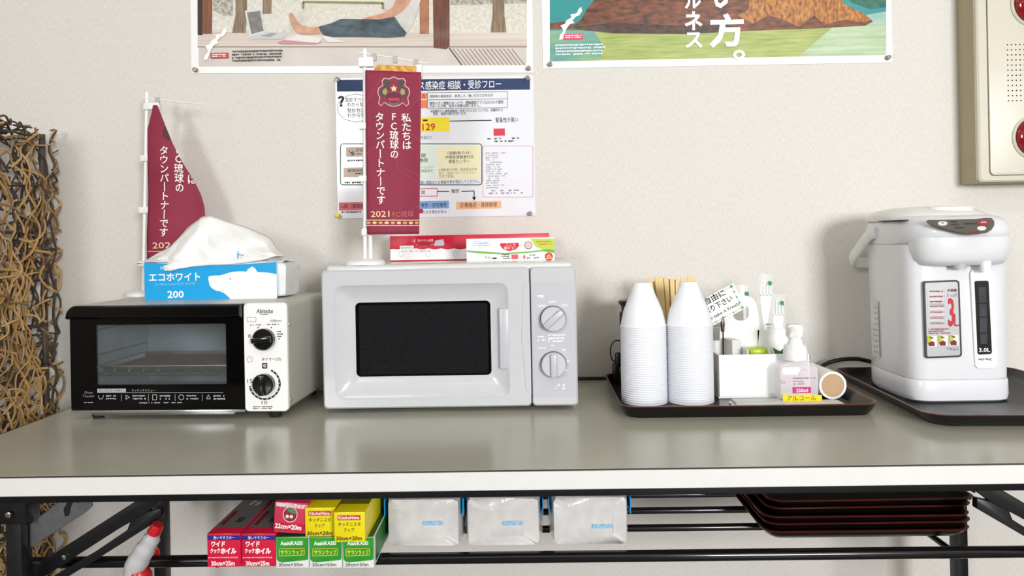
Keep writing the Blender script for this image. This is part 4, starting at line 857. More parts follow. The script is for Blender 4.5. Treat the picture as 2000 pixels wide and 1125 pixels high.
# wrapped forks
filmc = M('clear_film', '#f8fcfa', .12, var=.02, alpha=.16, coat=.4, bump=.6, bscale=60)
def wrapped(u, v0, v1, Y, tilt, label, fork=True, sc=1.):
    base = world_px(u, v1, Y); top = world_px(u, v0, Y); zb = TF + .003; L = top.z - zb
    t = Thing('wrapped_fork' if fork else 'wrapped_spoon', label, 'cutlery', (base.x, Y, zb)); t.o.rotation_euler = (0, tilt, 0)
    m = M('white_cutlery', '#eef3f1', .3, var=.01)
    z1 = L - .012
    if fork:
        hd = [(-.0035, 0), (.0035, 0), (.003, z1 * .55), (.0105, z1 - .04), (.0105, z1 - .028), (-.0105, z1 - .028), (-.0105, z1 - .04), (-.003, z1 * .55)]
        b = B(); b.prism(hd, -.0012, .0012)
        for q in (-.009, -.003, .003, .009): b.prism([(q - .0017, z1 - .03), (q + .0017, z1 - .03), (q + .001, z1), (q - .001, z1)], -.0012, .0012)
    else:
        b = B(); b.prism([(-.0035, 0), (.0035, 0), (.003, z1 * .6)] + [(.0115 * math.sin(a), z1 - .017 - .018 * math.cos(a)) for a in [math.pi * (.08 + 1.84 * k / 14) for k in range(15)]] + [(-.003, z1 * .6)], -.0012, .0012)
    b.build('fork' if fork else 'spoon', m, t, bevel=.0004, seg=1)
    rg = random.Random(int(u)); rings = []
    for k in range(9):
        f = k / 8; ww = .0155 * (1 if .1 < f < .9 else .92); dd = .0045 * math.sin(math.pi * (.08 + .84 * f)) + .0008
        rings.append([(ww * math.cos(a) + rg.uniform(-.0012, .0012), dd * math.sin(a) + rg.uniform(-.0007, .0007), L * f) for a in [2 * math.pi * j / 14 for j in range(14)]])
    B().loft(rings).build('wrapper', filmc, t, angle=70)
    B().prism([(.003, L - .02), (.010, L - .022), (.010, L - .014), (.004, L - .013)], -.0052, -.0048).build('green_mark', ink('#1c8a50'), t, smooth=False)
    B().prism([(.0, L * .55), (.010, L * .55), (.010, L * .56), (.0, L * .56)], -.0062, -.0058).build('green_mark', ink('#1c8a50'), t, smooth=False)
wrapped(1492, 535, 700, -.135, .03, 'tall clear wrapped white fork standing in the caddy')
wrapped(1521, 574, 700, -.125, .0, 'short clear wrapped white fork beside the taller wrapped fork', True)
wrapped(1462, 556, 700, -.1, -.05, 'clear wrapped white spoon standing behind the caddy handle', False)
# ------------------------------------------------------------------ handwritten card on a clip stand
p = world_px(1412, 692, -.19)
S = Thing('card_stand', 'small handwritten card held in a thin black wire clip stand', 'card stand', (p.x, -.19, TF + .003))
xs, zs = S.px(1412, 640); B().tube([(xs, 0, .004), (xs, 0, zs)], .0013, 8).build('stem', M('dark_wire', '#2c2a29', .3, metal=.6), S)
B().lathe([(.010, 0), (.010, .003), (.003, .005)], 20).build('base', M('dark_wire', '', .3), S)
B().prism([S.px(u, v, -.002) for u, v in ((1409, 648), (1414.5, 648), (1415.5, 632), (1413, 618), (1411, 618), (1408.5, 632))], -.0035, .0035).build('clip', M('clip_metal', '#5b554e', .3, metal=.8), S, bevel=.0008)
cq = [S.px(u, v) for u, v in ((1352, 596), (1432, 553), (1457, 601), (1378, 644))]
B().prism(cq, -.0006, .0004).build('card', M('card_white', '#f6f8f4', .5, var=.01), S, smooth=False)
ce = Vector(((cq[0][0] + cq[2][0]) / 2, (cq[0][1] + cq[2][1]) / 2)); ca_ = math.atan2(cq[1][1] - cq[0][1], cq[1][0] - cq[0][0])
b = B(); inn = []
for k in range(4):
    q = Vector(cq[k]); inn.append(ce + (q - ce) * .86)
for k in range(4):
    a, c = inn[k], inn[(k + 1) % 4]; n = Vector((-(c - a).y, (c - a).x)).normalized() * .0007
    b.poly([(a.x - n.x, -.0008, a.y - n.y), (c.x - n.x, -.0008, c.y - n.y), (c.x + n.x, -.0008, c.y + n.y), (a.x + n.x, -.0008, a.y + n.y)])
b.build('green_border', ink('#a9cdb0'), S, smooth=False, recalc=False)
for k in range(16):
    e = inn[k % 4].lerp(inn[(k + 1) % 4], (k // 4) / 4); B().poly([(x, -.001, z) for x, z in circ(e.x, e.y, .0018 if k // 4 else .003, 7)]).build('leaf_dot', ink('#4f8f6c' if k % 2 else '#7aa98a'), S, smooth=False)
S.text('ご自由に', (1359, 577, 1419, 591), kk, -.001, .02, rot=ca_); S.text('お取り下さい', (1362, 592, 1434, 605), kk, -.001, .02, rot=ca_); S.text('Please take it Freely', (1364, 608.5, 1450, 617), kk, -.001, .01, rot=ca_)
# ------------------------------------------------------------------ hand sanitiser, paper packets, roll
pk = Thing('paper_packet', 'flat white paper packet lying under the pump bottle', 'packet', (.45, -.292, TF + .0002), -.01)
B().prismz(rr(-.116, .075, -.028, .038, .01, 4), 0, .0025).build('packet', M('packet_white', '#f3f2ef', .5, var=.02), pk, bevel=.0012)
B().box(-.112, -.03, -.005, .03, .0025, .008).build('grey_flap', M('packet_grey', '#c9c7c3', .4, var=.03), pk, bevel=.0015)
SZ0 = TF + .0028
pc = world_px(1561, 785, -.262)
G = Thing('pump_bottle', 'clear pump bottle of hand sanitiser with a yellow name tape', 'bottle', (pc.x, -.2475, SZ0))
def gpx(u, v): return G.px(u, v, -.017)
bw = (G.px(1601, 750, 0)[0] - G.px(1522, 750, 0)[0]) / 2; bz = G.px(1561, 706, 0)[1]
def gr(w, d, z, r): return [(x, yv, z) for x, yv in rr(-w, w, -d, d, r, 6)]
cg = M('clear_plastic', '#f3eef2', .06, alpha=.34, var=.02, coat=.6)
B().loft([gr(bw - .004, .0125, 0, .006), gr(bw, .0165, .004, .008), gr(bw, .0165, bz - .01, .008), gr(bw - .004, .0145, bz - .003, .008), gr(bw * .6, .0135, bz + .001, .008), gr(.0155, .0135, bz + .003, .0125), gr(.0155, .0135, bz + .008, .0125)]).build('bottle_body', cg, G, angle=40)
zc = bz + .004
cap = [G.rect((1537, 675, 1580, 707), 0)]; cz0, cz1 = zc, cap[0][3]
B().lathe([(.0205, cz0), (.0208, cz1 - .008), (.0195, cz1 - .006), (.0195, cz1), (.016, cz1 + .003), (.001, cz1 + .003)], 32).build('cap', wplast, G)
zp0 = cz1 + .003; zp1 = G.px(1561, 658, 0)[1]
B().lathe([(.0135, zp0), (.0115, zp0 + .008), (.0085, zp1), (.007, zp1 + .006)], 24).build('pump_stem', M('milky_plastic', '#eef0ee', .3, var=.01), G)
zh = G.px(1561, 633, 0)[1]
hd = B(); hd.loft([[(x, yv, zz) for x, yv in rr(-.0155 + e, .0145 - e, -.011 + e, .011 - e, .009, 5)] for zz, e in ((zp1 - .002, .003), (zp1 + .004, 0), (zh - .004, 0), (zh, .003))]); hd.build('pump_head', wplast, G, angle=40)
B().tube([(-.006, -.008, zh - .009), (-.012, -.02, zh - .011), (-.014, -.03, zh - .014)], [.0065, .006, .0048], 14).build('nozzle', wplast, G)
y = -.0172
G.rects('label_print', [(1525, 717, 1597, 772)], M('pale_pink_film', '#f8eef3', .2, var=.02, alpha=.35), y, .003)
G.rects('magenta_block', [(1548, 756, 1584, 768)], ink('#b8327a'), y - .0004); G.text('250ml', (1555, 759, 1578, 766), white_ink, y - .0008, .01)
G.fine((1549, 737, 1594, 741), 1, ink('#7d5a70'), y - .0004, .9, 3); G.fine((1549, 743, 1575, 753), 2, ink('#c878a8'), y - .0004, .85, 4); G.lines('pink_swirl', [arc(1570, 731, 9, 150, 330, 10)], .8, ink('#c9a8bd'), y - .0004); G.fine((1525, 742, 1534, 750), 2, ink('#b87a9c'), y - .0004, .8, 5)
ytape = -.0185
tp_ = [G.px(u, v, ytape) for u, v in ((1529, 770), (1552, 771.5), (1580, 770.5), (1605, 772), (1606, 785), (1580, 786), (1552, 784.5), (1529, 784))]
B().prism(tp_, ytape, ytape + .0012).build('name_tape', M('yellow_tape', '#f2d50a', .4, var=.02), G, smooth=False); G.text('アルコール', (1537, 772.5, 1594, 782.5), kk, ytape - .0004, .0)
rl = Thing('paper_roll', 'white paper roll with brown core lying on its side in the tray', 'paper roll', (.5195, -.165, TF + .0005), .04)
rr0 = .0245
B().lathe([(.0205, -.08), (rr0, -.08), (rr0, .08), (.0205, .08)], 40, (0, 0, rr0), 'y', False, False).build('paper', M('roll_paper', '#f4f3f0', .6, var=.01), rl, angle=40)
B().lathe([(.0205, -.0795), (.0205, .0795)], 40, (0, 0, rr0), 'y').build('core', M('brown_board', '#bfa07c', .7, var=.04), rl, angle=40)

# ------------------------------------------------------------------ electric hot water pot
KX, KF = .7315, -.285
KT = Thing('hot_water_pot', 'white electric hot water pot with water gauge and grey key panel', 'hot water pot', (KX, -.165, TF))
kw = M('pot_white', '#e2e3e7', .28, var=.01, coat=.25)
def foot(hw, yf, yb, z, nf=6.5, nb=2.3, ym=.0, n=72, dx=0):
    out = []
    for k in range(n):
        a = 2 * math.pi * k / n; c, s = math.cos(a), math.sin(a); ex = nf if s < 0 else nb
        out.append((dx + hw * math.copysign(abs(c) ** (2 / ex), c), ym + (abs(yf - ym) if s < 0 else abs(yb - ym)) * math.copysign(abs(s) ** (2 / ex), s), z))
    return out
yf = -.12; yb = .10
zband = .272
B().loft([foot(.084, yf + .006, yb - .004, 0), foot(.088, yf, yb, .004), foot(.090, yf - .001, yb, .012), foot(.090, yf, yb, .036), foot(.0885, yf + .001, yb - .002, .039)]).build('base', kw, KT, angle=40)
B().loft([foot(.0875, yf + .002, yb - .003, .038), foot(.0875, yf + .002, yb - .003, .041)], False, False).build('base_groove', M('groove_grey', '#a9a9a8', .5), KT)
B().loft([foot(.0882, yf + .001, yb - .002, .040), foot(.089, yf + .002, yb, .1), foot(.0905, yf + .003, yb + .003, .2), foot(.0925, yf + .004, yb + .006, zband)]).build('body', kw, KT, angle=40)
B().loft([foot(.092, yf + .005, yb + .005, zband - .001), foot(.092, yf + .005, yb + .005, zband + .0015)], False, False).build('head_seam', M('groove_grey', '', .5), KT)
# head: collar with a beak that overhangs the front
head = B()
hs = [(.0930, -.132, .106, zband + .001), (.0945, -.150, .107, zband + .010), (.0945, -.153, .107, zband + .022), (.0925, -.149, .106, zband + .034), (.0885, -.136, .104, zband + .045), (.08, -.11, .1, zband + .0505)]
head.loft([foot(a, c, e, z, 3.6, 2.4) for a, c, e, z in hs]); hd = head.build('head', kw, KT, angle=50)
bk3 = B(); bs = [(.060, -.130, -.085, zband - .0365), (.072, -.1405, -.08, zband - .034), (.0785, -.1465, -.075, zband - .025), (.0815, -.1495, -.072, zband - .012), (.083, -.1508, -.07, zband + .0), (.0815, -.1505, -.06, zband + .012)]
bk3.loft([foot(a, c, e, z, 3.2, 4, ym=-.095) for a, c, e, z in bs]); bk3.build('spout_hood', kw, KT, angle=50)
B().lathe([(.0085, zband - .046), (.009, zband - .03)], 20, (.028, -.137, 0)).build('spout', M('spout_white', '#f6f6f4', .3), KT)
B().lathe([(.011, zband - .041), (.012, zband - .03)], 20, (-.012, -.130, 0)).build('spout_guard', M('spout_grey', '#b9bab8', .4), KT)
# lid
lid = B(); ls = [(.094, -.10, .108, zband + .043), (.0945, -.098, .109, zband + .048), (.092, -.092, .107, zband + .054), (.078, -.075, .092, zband + .062), (.055, -.05, .07, zband + .067), (.02, -.018, .03, zband + .069)]
lid.loft([foot(a, c, e, z, 2.6, 2.4) for a, c, e, z in ls]); ld = lid.build('lid', M('lid_white', '#e6e5df', .3, var=.01, coat=.2), KT, angle=50)
B().loft([foot(.042, -.082, -.045, zband + .058, 2.3, 2.3, -.063, dx=.012), foot(.038, -.079, -.047, zband + .0655, 2.3, 2.3, -.063, dx=.012)]).build('lid_latch', kw, ld)
B().box(.05, .073, -.02, .02, zband + .056, zband + .067).build('steam_vent', kw, ld, bevel=.003)
B().box(-.095, -.045, -.1, -.02, zband + .0425, zband + .0438).build('lid_gap', M('slot_dark', '', .7), KT)
# key panel on the slope of the head
def surf(u, v):                                       # point on the sloping key panel
    n = Vector((0, -.62, .785)).normalized(); p0 = Vector((0, -.128, zband + .0497)); o, d = KT._l(u, v); k = (p0 - o).dot(n) / d.dot(n); return o + d * k
kn = Vector((0, -.62, .785)).normalized()
def onslope(name, pts, mat, off, parent=None):
    return B().add([surf(u, v) + kn * off for u, v in pts] + [surf(u, v) + kn * (off - .0012) for u, v in pts], [tuple(range(len(pts))), tuple(range(2 * len(pts) - 1, len(pts) - 1, -1))] + [(i, i + len(pts), (i + 1) % len(pts) + len(pts), (i + 1) % len(pts)) for i in range(len(pts))]).build(name, mat, parent or KT, smooth=False)
kpts = [(1808, 434), (1812, 431.5), (1830, 431.5), (1870, 430.5), (1905, 429.5), (1925, 427.5), (1936, 428), (1941, 434), (1941, 442), (1936, 450), (1926, 456), (1908, 458.5), (1890, 458), (1865, 454), (1840, 448), (1820, 441)]
kp = onslope('key_panel', kpts, M('taupe_panel', '#5d5953', .35, var=.03), .0022)
onslope('red_key', circ(1919, 437.5, 12.5, 20, 4.6), ink('#a83a44'), .0032, kp); onslope('white_key', circ(1916, 448.5, 9, 18, 4), ink('#e6e4e0'), .0032, kp); onslope('white_key', circ(1840, 439, 9.5, 18, 4), ink('#e6e4e0'), .0032, kp)
for k, (u0, v0, u1) in enumerate(((1856, 434, 1868), (1856, 440, 1872), (1864, 446, 1882), (1882, 438, 1904))): onslope('key_print', [(u0, v0), (u1, v0 - .3), (u1, v0 + 1.8), (u0, v0 + 2)], ink('#3f3c38'), .0028, kp)
onslope('red_print', [(1893, 455), (1912, 453.6), (1912, 455.6), (1893, 457)], ink('#93323a'), .0028, kp)
onslope('key_mark', [(1914, 436.6), (1925, 436.2), (1925, 438), (1914, 438.4)], ink('#d8b8b8'), .0038, kp); onslope('key_mark', circ(1840, 438.6, 3, 8, 1.2), ink('#8a8884'), .0038, kp)
# information sticker
y = yf - .0012
def front(name, pts, mat, off, th=.0006, parent=None): 
    q = [KT.px(u, v, y - off) for u, v in pts]; return B().prism(q, y - off, y - off + th).build(name, mat, parent or KT, smooth=False)
st = front('sticker_frame', [(1804, 552), (1807, 549), (1868, 547), (1873, 549), (1874, 553), (1879, 692), (1877, 696), (1873, 697.5), (1812, 700), (1808, 697)], M('sticker_edge', '#3b3b40', .4), 0, .004)
front('sticker_face', [(1807, 555), (1809, 552.5), (1867, 550.5), (1870.5, 553), (1875.5, 691), (1873, 694), (1813, 696.5), (1811, 694)], M('silver_sticker', '#bfc0c3', .35, metal=.25, var=.03), .0005, .0005)
yk = y - .0013
rd = ink('#c02a34'); mr = ink('#a84a50')
KT.text('大容量', (1850, 564, 1869, 570), ink('#7d3a40'), yk, .02); KT.text('たっぷり', (1850, 573, 1870, 580), mr, yk); KT.text('3', (1852, 582, 1864, 638), rd, yk, .02); KT.text('L', (1864, 613, 1873, 637), rd, yk, .0)
for k, v in enumerate((570, 580, 590, 599, 610, 621, 632)):
    KT.lines('pill_outline', [rrpx(1811 + k * .3, v - 5, 1846 + k * .3, v + 4, 4)], .6, ink('#e6e6e8'), yk); KT.fine((1816 + k * .3, v - 3, 1842 + k * .3, v + 2), 1 if k < 4 else 2, mr, yk - .0002, .95, 40 + k, ragged=.1)
KT.fine((1814, 641, 1864, 653), 3, mr, yk, .9, 50, ragged=.4); KT.fine((1850, 679, 1874, 685), 2, gy, yk, .8, 51)
for k in range(3):
    u = 1811.5 + k * 21.5; v = 656 - k * 1; KT.rects('step_picture', [(u, v, u + 18, v + 21)], ink('#e6e4dc'), yk); KT.polys('step_lime', [[(u, v), (u + 9, v + 1), (u + 6, v + 12), (u, v + 14)]], ink('#b8c030'), yk - .0002)
    KT.polys('step_maroon', [[(u + 1, v + 14), (u + 9, v + 10), (u + 14, v + 13), (u + 14, v + 20), (u + 3, v + 20)]], ink('#7a1f26'), yk - .0004); KT.polys('step_dark', [[(u + 2, v + 1), (u + 13, v + 4), (u + 8, v + 6)]], ink('#4a3524'), yk - .0004)
# water gauge
front('gauge_plate', [(1896, 534), (1900, 527), (1936, 525), (1941, 532), (1948, 712), (1943, 718), (1910, 719), (1905, 714)], M('gauge_white', '#fafafa', .3, var=.005), 0, .004)
gz = front('gauge', [(1903.5, 551), (1906, 548.5), (1928, 548), (1931, 550.5), (1937.5, 688), (1935, 691.5), (1912, 692.5), (1909.5, 690)], M('gauge_black', '#121319', .1, coat=.5), .0006)
front('gauge_tube', [(1911, 561), (1926, 560.5), (1928.5, 672), (1915, 672)], M('gauge_tube', '#3c4048', .15, var=.2, scale=25, coat=.3), .001, .0006, gz)
for v in (592, 618.5, 650): front('gauge_mark', [(1912, v), (1927, v - .5), (1927, v + 1.5), (1912, v + 2)], M('slot_dark', '', .7), .0014, .0004, gz)
KT.text('3.0L', (1912, 679.5, 1934, 687.5), white_ink, y - .0018, .02)
KT.text('way-king', (1911, 698, 1937, 705), ink('#2f3348'), y - .0008, .0, shear=.25)
# rating labels on the left flank
sl = B()
rgk = random.Random(4)
def flank(k, z0, z1, s0, s1, name, mat, off=.0006):
    pts = []
    for zz in (z0, z1):
        for s in (s0, s1): pts.append((-.0905 - off - (zz - .1) * .012 , s, zz))
    B().add([pts[0], pts[1], pts[3], pts[2]], [(0, 1, 2, 3)]).build(name, mat, KT, smooth=False)
flank(0, .06, .165, -.005, .025, 'rating_label', M('label_grey', '#dcdcdb', .5))
for k in range(9): flank(1, .068 + k * .0105, .0705 + k * .0105, -.002, .018 - rgk.uniform(0, .008), 'rating_print', ink('#b4b4b2'), .001)
# bail handle resting against the back
hp = [(-.095, -.008, zband + .022), (-.0985, .006, zband + .019), (-.1015, .026, zband + .006), (-.1035, .05, zband - .012), (-.1015, .078, zband - .028), (-.088, .105, zband - .037), (-.05, .128, zband - .04), (0, .134, zband - .041)]
hp = hp + [(-x, yv, z) for x, yv, z in hp[-2::-1]]
B().tube(smooth_path(hp, 4), (.0115, .0048), 14, flat=(0, 0, 1)).build('handle', M('handle_white', '#ebebe8', .3, var=.01), KT, angle=60)

# cords on the table
CK = Thing('pot_cord', 'thick black cord arching beside the hot water pot', 'cord', (.63, -.03, ZT))
B().tube(smooth_path(cpath(CK, [(1700, 706, -.04), (1675, 701, -.04), (1645, 702, -.04), (1622, 707, -.035), (1604, 716, -.03), (1590, 726, -.025)])), .0042, 10).build('cord', cb, CK)
CM = Thing('power_cord', 'black cord along the wall between microwave and cup tray', 'cord', (.1, -.02, ZT))
q = [CM.Mi @ Vector(v) for v in ((.05, -.02, ZT + .02), (.075, -.018, ZT + .006), (.12, -.019, ZT + .0042), (.165, -.019, ZT + .0042), (.2, -.02, ZT + .0042))]
B().tube(smooth_path(q), .0036, 10).build('cord', cb, CM)

# ------------------------------------------------------------------ goods on the wire shelf
def top_text(t, s, x0, x1, y0, y1, z, mat, name='lettering'):
    vs, fs = text_mesh(s, .03); xs = [q[0] for q in vs]; ys = [q[1] for q in vs]; a, b_, c, d = min(xs), max(xs), min(ys), max(ys)
    # the writing runs from the far end toward the camera
    return B().add([(x0 + (q[1] - c) / (d - c) * (x1 - x0), y1 - (q[0] - a) / (b_ - a) * (y1 - y0), z) for q in vs], fs).build(name, mat, t, smooth=False, recalc=False)
def top_rect(t, x0, x1, y0, y1, z, mat, name='top_print'): return B().poly([(x0, y0, z), (x1, y0, z), (x1, y1, z), (x0, y1, z)]).build(name, mat, t, smooth=False, recalc=False)
def shelf_box(name, label, rect, Y, z, mat, L, group):
    u0, v0, u1, v1 = rect; um, vm = (u0 + u1) / 2, (v0 + v1) / 2
    a = world_px(u0, vm, Y); c = world_px(u1, vm, Y); h = world_px(um, v0, Y).z - z
    t = Thing(name, label, 'box', (a.x, Y, z), 0, group); w = c.x - a.x
    carton(t, w, h, L, mat); t.w, t.h = w, h; return t
foilc = M('foil_red_card', '#d8173f', .35, var=.02, coat=.2); silv = M('foil_silver_card', '#8b8788', .35, metal=.3, var=.03)
wi = white_ink
for u0, lab in ((404.5, 'red aluminium foil box on the outer end of the wire shelf row'), (472, 'red aluminium foil box touching the row of green boxes')):
    t = shelf_box('foil_box', lab, (u0, 1042, u0 + 65.5, 1107.5), -.5405, SZ, foilc, .31, 'red foil boxes on the wire shelf')
    y = -.0004; top_rect(t, .0015, t.w - .0015, .022, .305, t.h + .0003, silv); top_text(t, 'ワイド', .009, .036, .105, .30, t.h + .0006, ink('#c9c6c6')); top_rect(t, .006, .012, .03, .085, t.h + .0006, ink('#8a1c30')); top_rect(t, .024, .034, .04, .06, t.h + .0006, ink('#4a4446'))
    t.polys('blue_band', [[(u0 + .5, 1046), (u0 + 65, 1046), (u0 + 65, 1055), (u0 + .5, 1055)]], ink('#27228c'), y)
    t.text('使いやすさの一', (u0 + 12, 1047, u0 + 54, 1053.5), wi, y - .0003, .004); t.text('ワイド', (u0 + 8, 1057, u0 + 35, 1068), wi, y, .04, shear=.1); t.text('クック', (u0 + 6, 1071, u0 + 25, 1081), wi, y, .04); t.text('ホイル', (u0 + 26, 1070, u0 + 57, 1082), wi, y, .06)
    t.fine((u0 + 2, 1087, u0 + 60, 1092), 1, ink('#f3a9b8'), y, .95, 3); t.text('30cm×25m', (u0 + 8, 1095.5, u0 + 54, 1105), wi, y, .03)
gmat = M('green_card', '#1f8a2a', .35, hex2='#3fae3a', scale=14, coat=.2); gdark = M('wrap_white_card', '#e9ebe6', .4, var=.02)
for k, (u0, u1, lab) in enumerate(((538.5, 602.5, 'green and white wrap box beside the red foil boxes'), (604, 667.5, 'green and white wrap box with a green box on either side'), (669, 730, 'green and white wrap box at the tissue pack end of the row'))):
    t = shelf_box('wrap_box', lab, (u0, 1049.5, u1, 1108), -.5465 - .001 * k, SZ, gdark, .31, 'green wrap boxes on the wire shelf')
    y = -.0004; W_ = u1 - u0
    t.polys('green_face', [[(u0 + .3, 1050), (u1 - .3, 1050), (u1 - .5, 1092), (u1 - 4, 1094), (u0 + 12, 1098.5), (u0 + 6, 1097), (u0 + 2, 1093)]], gmat, y)
    top_rect(t, .0006, t.w - .0006, .001, .309, t.h + .0003, M('green_top', '#1c5a22', .4, var=.1)); B().poly([(t.w + .0003, .012, .004), (t.w + .0003, .3, .004), (t.w + .0003, .3, t.h - .002), (t.w + .0003, .012, t.h - .002)]).build('side_print', M('green_side', '#1d6a26', .4, hex2='#2f8a3a', scale=20), t, smooth=False, recalc=False)
    t.text('AsahiKASEI', (u0 + 9, 1057, u0 + W_ * .82, 1065), wi, y - .0003, .03)
    t.lines('name_frame', [[(u0 + 7, 1072), (u0 + W_ * .87, 1071), (u0 + W_ * .87, 1084), (u0 + 7, 1086), (u0 + 7, 1072)]], 1.4, ink('#d8c82a'), y - .0003); t.text('サランラップ', (u0 + 9.5, 1074, u0 + W_ * .84, 1083.5), ink('#e6e23c'), y - .0003, .03)
    t.text('30cm×50m', (u0 + 6, 1099.5, u0 + W_ * .83, 1106.5), ink('#4a4a4a'), y, .01)
z2 = SZ + .0472
t = shelf_box('wrap_box', 'pink red wrap box with a round fruit emblem lying on the lower boxes', (533.5, 979.5, 598, 1036), -.539, z2, M('rose_card', '#d23a58', .35, var=.03, coat=.2), .235, None)
t.o.rotation_euler = (0, math.radians(3.5), 0)
y = -.0004; t.polys('white_top_band', [[(536, 980), (597, 983), (596, 991), (535, 988)]], ink('#e9a6b2'), y); t.text('NEWクレラップ', (538, 981, 592, 990), wi, y - .0003, .035, rot=-.05)
t.polys('emblem_ring', [circ(564.5, 1003, 14.5, 24, 15.5)], ink('#f0c9c9'), y - .0002); t.polys('emblem', [circ(564.5, 1003, 12.8, 24, 13.8)], ink('#8a2c34'), y - .0004); t.polys('emblem_leaf', [[(557, 993), (566, 990), (574, 995), (577, 1001), (570, 1001), (562, 998)]], ink('#4f8f5a'), y - .0006)
for u in (559, 567): t.polys('emblem_spot', [circ(u, 1007, 3.4, 10)], ink('#f4e6e2'), y - .0006)
t.polys('lower_band', [[(534, 1019), (595, 1021), (593, 1036.5), (533, 1033)]], ink('#c4143a'), y); t.text('22cm×20m', (536, 1022, 588, 1032), wi, y - .0003, .035, rot=-.045)
yel = M('yellow_card', '#f0dd12', .35, var=.02, coat=.2)
z3 = SZ + .0425
for (u0, v0, u1, v1), Y, lab in (((595.5, 991.5, 655, 1047), -.5445, 'yellow wrap box lying between the pink box and the other yellow box'), ((652.5, 1000, 713, 1057), -.5645, 'yellow wrap box at the end of the upper row of boxes')):
    t = shelf_box('wrap_box', lab, (u0, v0, u1, v1), Y, z3, yel, .31, 'yellow wrap boxes on the wire shelf'); y = -.0004
    top_rect(t, .001, t.w - .001, .03, .3, t.h + .0003, M('olive_top', '#6f6a1e', .4, hex2='#a39a2c', scale=30, stretch=(20, .2, 1))); top_rect(t, t.w * .4, t.w * .9, .06, .28, t.h + .0006, ink('#7a2430')); top_text(t, 'KitcheNista', t.w * .5, t.w * .8, .08, .26, t.h + .0009, ink('#c9a89a'))
    t.rects('red_tag', [(u0 + 7, v0 + 6.5, u1 - 9, v0 + 16)], ink('#c8342c'), y); t.text('KitcheNista', (u0 + 9, v0 + 8, u1 - 11, v0 + 14.5), wi, y - .0003, .02)
    t.text('キッチニスタ', (u0 + 8, v0 + 20, u1 - 9, v0 + 28), kk, y, .01, shear=.1); t.text('ラップ', (u0 + 19, v0 + 31, u1 - 21, v0 + 39), kk, y, .01, shear=.1); t.text('30cm×20m', (u0 + 4, v1 - 9.5, u1 - 6, v1 - 1.5), kk, y, .02, shear=.1)
pf = M('crinkled_film', '#d9d6d4', .22, var=.05, scale=45, coat=.35, bump=.9, bscale=55)
for k, (u0, u1, v1, lab) in enumerate(((751, 903, 1070, 'film wrapped paper towel pack next to the green wrap boxes'), (906, 1060, 1072.5, 'film wrapped paper towel pack with a pack on either side'), (1074, 1232, 1071, 'film wrapped paper towel pack on the tray side of the shelf'))):
    Y = -.482; a = world_px(u0, 1020, Y); c = world_px(u1, 1020, Y); w = c.x - a.x
    t = Thing('tissue_pack', lab, 'tissue pack', (c.x, Y, SZ + .0003), math.pi / 2, 'spare towel packs on the wire shelf')
    rg = random.Random(k + 11); rings = []; h = .0735
    for j in range(13):
        x = .235 * j / 12; e = (.006, .0025)[j] if j < 2 else 0
        rings.append([(x + (rg.uniform(-.0015, .0015)), yv + rg.uniform(-.0006, .0006), max(0, z + rg.uniform(-.0008, .0008) * (z > .01))) for yv, z in rr(e, w - e, e * .4, h - e * .5, .007, 5)])
    n = len(rings[0]); cpt = [(-.003 + rg.uniform(-.001, .001), (p[1] - w / 2) * .62 + w / 2, (p[2] - h / 2) * .62 + h / 2) for p in rings[0]]
    B().loft([cpt] + rings).build('film', pf, t, angle=60)
    b = B()
    for s in (0, 1):
        yv = -.0012 if s == 0 else w + .0012
        b.add([(.004, yv, .046), (.22, yv, .046), (.22, yv, h - .004), (.004, yv, h - .004)], [(0, 1, 2, 3)])
        b2 = B().box(.004, .22, min(yv, yv + (.001 if s == 0 else -.001)), max(yv, yv + (.001 if s == 0 else -.001)), .044, h - .004)
        b2.build('blue_wrap', cyan, t, smooth=False)
    ub = u0 + (u1 - u0) * (.5, .5, .53)[k]
    q0 = world_px(ub, 1022 + (4 if k < 2 else 10), Y - .004); yl_ = c.x - q0.x; zl = q0.z - SZ
    B().poly([(-.0052, yl_ + .0005, zl), (-.0052, yl_ - .028, zl), (-.0052, yl_ - .028, zl + .006), (-.0052, yl_ + .0005, zl + .006)]).build('blue_print', M('pale_blue_print', '#7fb6dc', .4, hex2='#a9cfe6', scale=200), t, smooth=False, recalc=False)
for k in range(5):
    tray('serving_tray', ('black lacquer tray at the bottom of the stack on the shelf', 'second lowest black lacquer tray in the stack on the shelf', 'middle black lacquer tray in the stack on the shelf', 'second highest black lacquer tray in the stack on the shelf', 'topmost black lacquer tray in the stack on the shelf')[k], (.479 + (0, .002, -.001, .004, .007)[k], -.353 + (0, .001, -.002, .004, .002)[k], SZ + .0002 + k * .0112), (0, .004, -.004, .01, .006)[k], .306, .25, .015, .016, .022, 'trays stacked on the wire shelf')

# ------------------------------------------------------------------ trigger sprayer hanging on the shelf bar
SP = Thing('spray_bottle', 'grey and red trigger spray bottle hooked over the shelf bar', 'spray bottle', tuple(world_px(262, 1108, -.562) - Vector((0, 0, .16))))
def sp(u, v, Y=-.562): return tuple(SP.Mi @ world_px(u, v, Y))
gs = M('pale_grey_plastic', '#b9b9bb', .3, var=.04, coat=.2); rs = M('red_plastic', '#c01c26', .3, var=.03)
B().tube(smooth_path([sp(303, 1036), sp(297, 1050), sp(285, 1070), sp(272, 1092), sp(262, 1112), sp(262, 1124)], 4), [(.0085, .0095)] * 4 + [(.0115, .0115)] * 4 + [(.0135, .0135)] * 4 + [(.0145, .015)] * 4 + [(.0125, .014)] * 5, 18, flat=(1, 0, 0)).build('sprayer_head', gs, SP, angle=50)
B().tube([sp(300, 1041), sp(305, 1032), sp(309, 1024)], [(.0092, .0102), (.0088, .0098), (.0072, .0085)], 14, flat=(1, 0, 0)).build('nozzle', rs, SP, angle=50)
